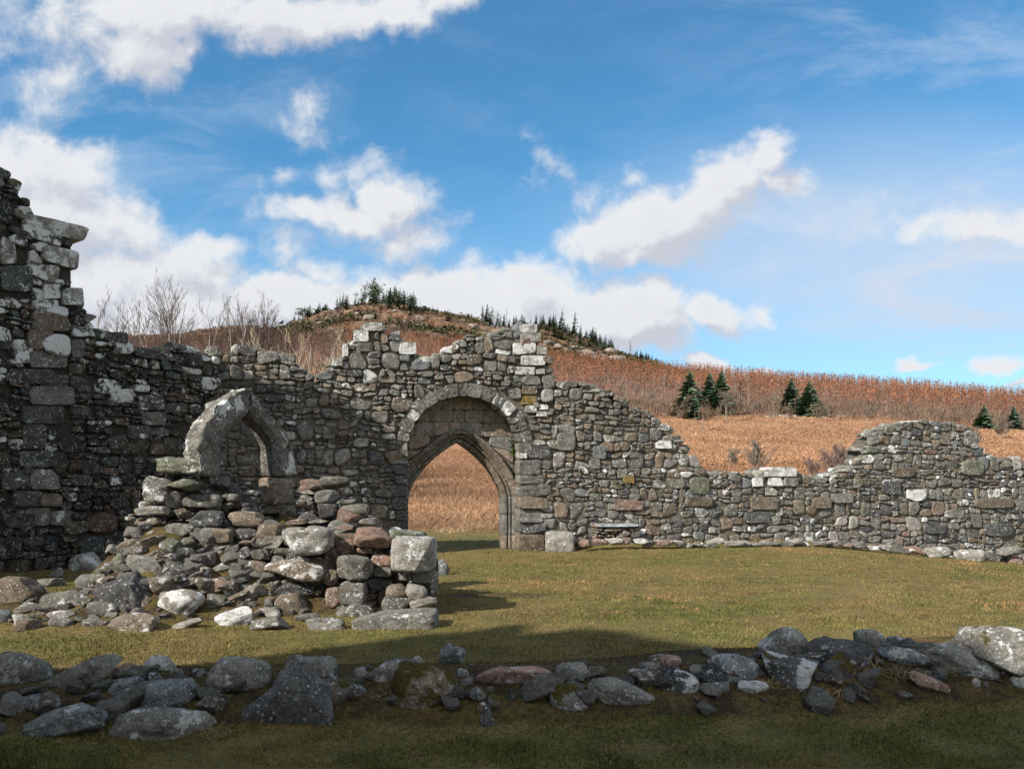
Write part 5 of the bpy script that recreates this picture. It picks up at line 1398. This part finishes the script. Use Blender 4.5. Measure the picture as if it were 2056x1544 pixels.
# ------------------------------------------------------------------ grass, bracken, tufts
def blades(name, N, Y0, Y1, keep, hfun, wfun, cfun, lean, rg, px0=-60, px1=2120, bend=False, p=1.0):
    r = rg.uniform((px0 - CX) / F, (px1 - CX) / F, N); Y = 1 / (1 / Y0 + (1 / Y1 - 1 / Y0) * rg.random(N) ** p); X = r * Y
    k = keep(X, Y); X, Y = X[k], Y[k]; N = len(X); Z = gz(X, Y)
    b = np.stack([X, Y, Z - .004], -1); h = hfun(X, Y, rg); w = wfun(X, Y, rg); th = rg.uniform(0, 2 * pi, N); ln = lean(N, rg)
    d = np.stack([np.cos(th) * ln, np.sin(th) * ln, np.ones(N)], -1); d /= np.linalg.norm(d, axis=1, keepdims=True)
    ph = rg.uniform(0, 2 * pi, N); sd = np.stack([np.cos(ph), np.sin(ph), 0 * ph], -1) * w[:, None]
    c = cfun(X, Y, rg)
    if not bend:
        V = np.stack([b - sd, b + sd, b + d * h[:, None]], 1).reshape(-1, 3); return V, np.arange(3 * N).reshape(-1, 3), np.repeat(c, 3, 0)
    m = b + d * (h * .55)[:, None]; d2 = d.copy(); d2[:, 2] -= 1.0; e = m + d2 / np.linalg.norm(d2, axis=1, keepdims=True) * (h * .6)[:, None]
    V = np.stack([b - sd, b + sd, m + sd * .8, m - sd * .8, e], 1).reshape(-1, 3); i = np.arange(N)[:, None] * 5
    return V, (i + np.array([[0, 1, 2, 3]]), i + np.array([[3, 2, 4]])), np.repeat(c, 5, 0)

def wall_near(X, Y):
    d = -((X - GATE.P[0]) * GATE.b[0] + (Y - GATE.P[1]) * GATE.b[1])
    return ss(.75, .05, d) * ss(-.3, 0, d) * np.clip(.4 + 1.2 * n2(X, Y, 1.3, 2, 55), 0, 1)
def lawn():
    rg = np.random.default_rng(51)
    def keep(X, Y):
        s = soil_amount(X, Y) + .25 * n2(X, Y, 3.0, 2, 66)
        u = (X - GATE.P[0]) * GATE.t[0] + (Y - GATE.P[1]) * GATE.t[1]; d = (X - GATE.P[0]) * GATE.b[0] + (Y - GATE.P[1]) * GATE.b[1]
        return (rg.random(len(X)) > s * 1.15) & ~((d > 0) & (d < 1.1) & ~((u > A_l) & (u < A_r)))
    def col(X, Y, rg):
        g = np.array([[.080, .092, .022]]); s = np.array([[.165, .125, .048]]); br = np.array([[.27, .150, .065]])
        m = np.clip(.52 + 1.9 * n2(X, Y, .60, 4, 71) + rg.normal(size=len(X)) * .28 + .25 * ss(9, 17, Y) - .42 * ss(7.0, 5.0, Y), 0, 1)[:, None]
        c = g * (1 - m) + s * m
        q = np.clip(n2(X, Y, 3.1, 3, 58) * 1.6, -.6, .8)[:, None]; c = c * (1 + .45 * q)
        k = (n2(X, Y, .9, 4, 72) > .20) & (Y > 9.5) & (X > -.5)
        c = np.where((k & (rg.random(len(X)) < .7))[:, None], br, c)
        return c * rg.uniform(.55, 1.45, (len(X), 1))
    V, Fc, T = blades('grass', 560000, 4.0, 34, keep, lambda X, Y, r: r.uniform(.010, .030, len(X)) * (1 + .03 * Y) * (1 + 3.0 * wall_near(X, Y)) * (1 + 1.3 * np.clip(n2(X, Y, 2.6, 3, 57), -.4, 1)), lambda X, Y, r: .0012 + .00050 * Y * r.uniform(.6, 1.3, len(X)), col, lambda n, r: r.uniform(.2, 1.6, n), rg, px0=-420, px1=2480, p=.85)
    o = mk('grass', V, [Fc], BLADE, smooth=False, attrs=dict(tint=T)); tag(o, "short olive and straw-coloured turf inside the ruin", "grass", None, "stuff")
lawn()

def bracken():
    rg = np.random.default_rng(61); a = Acc()
    def keep(X, Y):
        return ss(28, 34, Y + 2.5 * n2(X, Y, .35, 3, 21)) > rg.random(len(X))
    def col(X, Y, rg):
        m = np.clip(.5 + 1.0 * n2(X, Y, .12, 4, 81) + rg.normal(size=len(X)) * .22, 0, 1)[:, None]
        return (np.array([[.21, .112, .062]]) * (1 - m) + np.array([[.40, .225, .125]]) * m) * rg.uniform(.7, 1.3, (len(X), 1))
    hf = lambda X, Y, r: r.uniform(.22, .55, len(X)) * (1 + Y / 250)
    wf = lambda X, Y, r: (.006 + .00033 * Y) * r.uniform(.6, 1.5, len(X))
    V, Fc, T = blades('bracken', 190000, 28, 215, keep, hf, wf, col, lambda n, r: r.uniform(.3, 2.6, n), rg, px0=1080, px1=2120, bend=True)
    a.add(V, Fc[0], tint=T); a.F[3].append(Fc[1])
    n0 = a.n
    V, Fc, T = blades('bracken', 170000, 27, 110, keep, lambda X, Y, r: hf(X, Y, r) * 1.35, lambda X, Y, r: wf(X, Y, r) * .36, lambda X, Y, r: col(X, Y, r) * np.array([[.92, .95, 1.02]]) * np.where(r.random((len(X), 1)) < .12, 1.5, .95), lambda n, r: r.uniform(.8, 5.0, n), rg, px0=790, px1=1060, bend=True)
    a.add(V, Fc[0], tint=T); a.F[3].append(Fc[1] + n0)
    # longer bleached stalks lying over one another in the part seen through the gateway
    n0 = a.n
    V, Fc, T = blades('bracken', 7000, 30, 95, keep, lambda X, Y, r: r.uniform(.5, 1.3, len(X)), lambda X, Y, r: (.004 + .00013 * Y) * r.uniform(.7, 1.4, len(X)),
                      lambda X, Y, r: np.array([[.42, .26, .145]]) * r.uniform(.6, 1.2, (len(X), 1)), lambda n, r: r.uniform(.5, 4.0, n), rg, px0=790, px1=1060, bend=True)
    a.add(V, Fc[0], tint=T); a.F[3].append(Fc[1] + n0)
    n0 = a.n
    V, Fc, T = blades('bracken', 14000, 30, 60, lambda X, Y: (n2(X, Y, .5, 3, 23) > .05) & (rg.random(len(X)) < .7), lambda X, Y, r: r.uniform(.12, .3, len(X)), lambda X, Y, r: .006 + .0002 * Y,
                      lambda X, Y, r: np.where((r.random((len(X), 1)) < .5), np.array([[.13, .125, .04]]), np.array([[.40, .29, .17]])) * r.uniform(.6, 1.2, (len(X), 1)), lambda n, r: r.uniform(.3, 1.5, n), rg, px0=790, px1=1060, bend=True)
    a.add(V, Fc[0], tint=T); a.F[3].append(Fc[1] + n0)
    o = a.build('bracken', BLADE, smooth=False); tag(o, "dead russet bracken covering the slope beyond the wall", "bracken", None, "stuff")
bracken()

def litter():
    """flat scraps of dead bracken and leaf blown over the turf"""
    rg = np.random.default_rng(91); a = Acc(); P = []
    spots = [(1215,1122),(1260,1128),(1285,1150),(1190,1165),(1250,1202),(1400,1112),(1430,1130),(1480,1128),(1580,1170),(1600,1185),(1640,1160),(1690,1175),(1760,1150),(1830,1165),(1900,1180),(1960,1172),(1845,1226),(1880,1228),(1650,1226),(1660,1232),(1120,1140),(1080,1160),(1330,1175),(1370,1195),(1540,1145),(1720,1205),(1290,1225),(2000,1150),(980,1150),(1010,1210),(1450,1170),(1500,1195)]
    for px, py in spots + [(rg.uniform(900, 2050), rg.uniform(1112, 1250)) for _ in range(30)]:
        c = ground_hit(px, py); n = int(rg.uniform(30, 150)); w = rg.uniform(.15, .55)
        x = c[0] + rg.normal(size=n) * w; y = c[1] + rg.normal(size=n) * w * .38; z = gz(x, y) + rg.uniform(.012, .055, n)
        th = rg.uniform(0, 2 * pi, n); L = rg.uniform(.02, .07, n); d = np.stack([np.cos(th), np.sin(th), rg.uniform(-.2, .5, n)], -1) * L[:, None]
        sd = np.stack([-np.sin(th), np.cos(th), rg.uniform(-.8, .8, n)], -1) * (.0042 * rg.uniform(.5, 1.4, n))[:, None]
        o = np.stack([x, y, z], -1)
        V = np.stack([o - sd, o + d * .5 + sd, o + d], 1).reshape(-1, 3); col = np.where(rg.random((n, 1)) < .25, np.array([[.26, .18, .085]]), np.array([[.19, .095, .042]])) * rg.uniform(.6, 1.3, (n, 1))
        a.add(V, np.arange(3 * n).reshape(-1, 3), tint=np.repeat(col, 3, 0))
    o = a.build('leaf_litter', BLADE, smooth=False); tag(o, "scraps of dead russet bracken lying over the lawn", "litter", None, "stuff")
litter()
def tuft(px, py, n, h, seed, label, col=(.26, .185, .10), spread=.16):
    rg = np.random.default_rng(seed); p = ground_hit(px, py); a = Acc()
    for i in range(n):
        b = np.array([rg.normal() * spread * .35, rg.normal() * spread * .35, -.02]); th = rg.uniform(0, 6.28); d = np.array([cos(th), sin(th) , rg.uniform(.3, 1.5)]); d /= np.linalg.norm(d); L = h * rg.uniform(.5, 1.3)
        sd = np.cross(d, rg.normal(size=3)); sd *= .0022 / np.linalg.norm(sd)
        m = b + d * L * .6; d2 = d - np.array([0, 0, rg.uniform(.5, 1.1)]); e = m + d2 * L * .5
        k = a.n
        a.add(np.stack([b - sd, b + sd, m + sd, m - sd, e]), np.array([[0, 1, 2, 3]]), tint=np.array(col) * rg.uniform(.6, 1.4)); a.F[3].append(np.array([[3, 2, 4]]) + k)
    o = a.build('grass_tuft', BLADE, smooth=False); o.location = tuple(p); tag(o, label, 'grass tuft', 'dry grass tufts by the boulders')
TU = [(430, 1470, 70, .12, "dry brown grass tuft between the long flat boulder and the dark triangular one"), (205, 1478, 60, .10, "dry grass tuft under the boulder with the round lichen disc"), (770, 1395, 45, .10, "dry straw left of the moss-wrapped round boulder"),
      (1532, 1370, 90, .12, "pale dry tuft left of the blocky mossy boulder"), (1650, 1388, 60, .12, "dry stalks at the right foot of the blocky mossy boulder"), (1735, 1345, 90, .16, "long straw hanging beside the dark flat-topped boulder"), (1800, 1352, 110, .16, "thick straw tuft under the lichen-spotted slab"),
      (1890, 1345, 60, .12, "straw patch below the long rounded boulder"), (2040, 1345, 60, .12, "brown dry tuft under the huge pale rock"), (930, 1390, 35, .09, "few dry stems at the right of the moss-wrapped round boulder"), (92, 1200, 30, .12, "thin green-grey stems by the large pinkish stone at the mound's left end"),
      (960, 1062, 240, .5, "pale bleached grass hummock seen through the gateway on the right"), (900, 1068, 160, .4, "smaller bleached grass hummock seen through the middle of the gateway")]
for i, (px, py, n, h, lb) in enumerate(TU):
    t_ = 'gateway' in lb
    tuft(px, py, n if not t_ else n * 2, h, 800 + i, lb, (.42, .30, .18) if t_ else (.26, .185, .10), .16 if not t_ else 1.3)

# moss and dead fibres over the soil of the two banks
def bank_cover():
    rg = np.random.default_rng(71)
    def keep(X, Y): return (soil_amount(X, Y) > .25) & (rg.random(len(X)) < .8)
    def col(X, Y, rg):
        m = n2(X, Y, 1.6, 4, 91); k = rg.normal(size=len(X)) * .12
        c = np.where((m + k > .20)[:, None], np.array([[.075, .062, .013]]), np.where((m + k > -.12)[:, None], np.array([[.105, .065, .030]]), np.array([[.036, .024, .015]])))
        return c * rg.uniform(.45, 1.5, (len(X), 1))
    V, Fc, T = blades('moss', 190000, 4.9, 13.5, keep, lambda X, Y, r: r.uniform(.008, .034, len(X)), lambda X, Y, r: .0014 + .0005 * Y * r.uniform(.6, 1.3, len(X)), col, lambda n, r: r.uniform(.3, 2.2, n), rg, px0=-420, px1=2480, p=.9)
    o = mk('moss', V, [Fc], BLADE, smooth=False, attrs=dict(tint=T)); tag(o, "brown-green moss and dead fibre between the fallen stones", "moss", None, "stuff")
bank_cover()

# low tumbled field wall at the top of the bracken slope
def field_wall():
    rg = np.random.default_rng(81); a = Acc()
    for px in np.concatenate([rg.uniform(1535, 1600, 16), rg.uniform(1640, 1700, 14)]):
        p = place(px, 836 + rg.normal() * 1.2); s = rg.uniform(.25, .6); P, Q = rounded(7, [3.]); P = facets(P, 5, .6, 1, rg)[0]
        a.add(P * np.array([s * 1.3, s, s * .7]) + p, Q, tint=np.array([.30, .27, .24]) * rg.uniform(.7, 1.2), lich=.4, moss=0.0, rnd=float(rg.random()))
    o = a.build('field_wall', STONE); tag(o, "tumbled pale field wall at the top of the bracken slope", "field wall")
field_wall()
# ------------------------------------------------------------------ ruined wall behind the viewer: its shadow lies over the foreground
def build_rear_wall():
    # its broken top is the outline that the sun draws on the turf
    edge = [(-900, 1362), (-100, 1360), (150, 1364), (300, 1354), (450, 1354), (560, 1344), (680, 1330), (740, 1304), (800, 1296), (850, 1274), (950, 1258), (1050, 1251), (1150, 1262), (1230, 1270), (1300, 1287), (1420, 1302), (1550, 1318), (1700, 1336), (1800, 1342), (1900, 1362), (1980, 1380), (2056, 1402), (2300, 1425), (2800, 1450)]
    sh = np.array([SUN[0], SUN[1]]) / np.hypot(SUN[0], SUN[1]); te = tan(SUN_EL)
    xs, hs = [], []
    for px, py in edge:
        g = np.array([(px - CX) / (py - HY) * EYE, EYE * F / (py - HY)]); z0 = .05
        k = (g[1] + .75 + .07 * g[0]) / (-sh[1] + .07 * -sh[0]); q = g + sh * k
        xs.append(q[0]); hs.append(k * te + z0)
    pl = Plane((0.0, -1.65), -4.0)
    xs = np.array(xs); hs = np.array(hs); o = np.argsort(xs); xs, hs = xs[o], hs[o]
    a = Acc(); us = np.arange(-24, xs.max() + .3, .11); um = us + .055
    top = np.interp(um, xs, hs) + .10 * n2(um, um * 0, 2.6, 3, 2)
    core_columns(a, pl, np.append(us, us[-1] + .11), np.full(len(us), -.3), top, 0, .9, (.11, .10, .085))
    o = a.build("rear_wall", CORE, smooth=False); tag(o, "ragged stone wall of the same ruin near the viewpoint, whose shade lies over the foreground boulders", "stone wall")
build_rear_wall()
print("OBJECTS", len(bpy.data.objects))
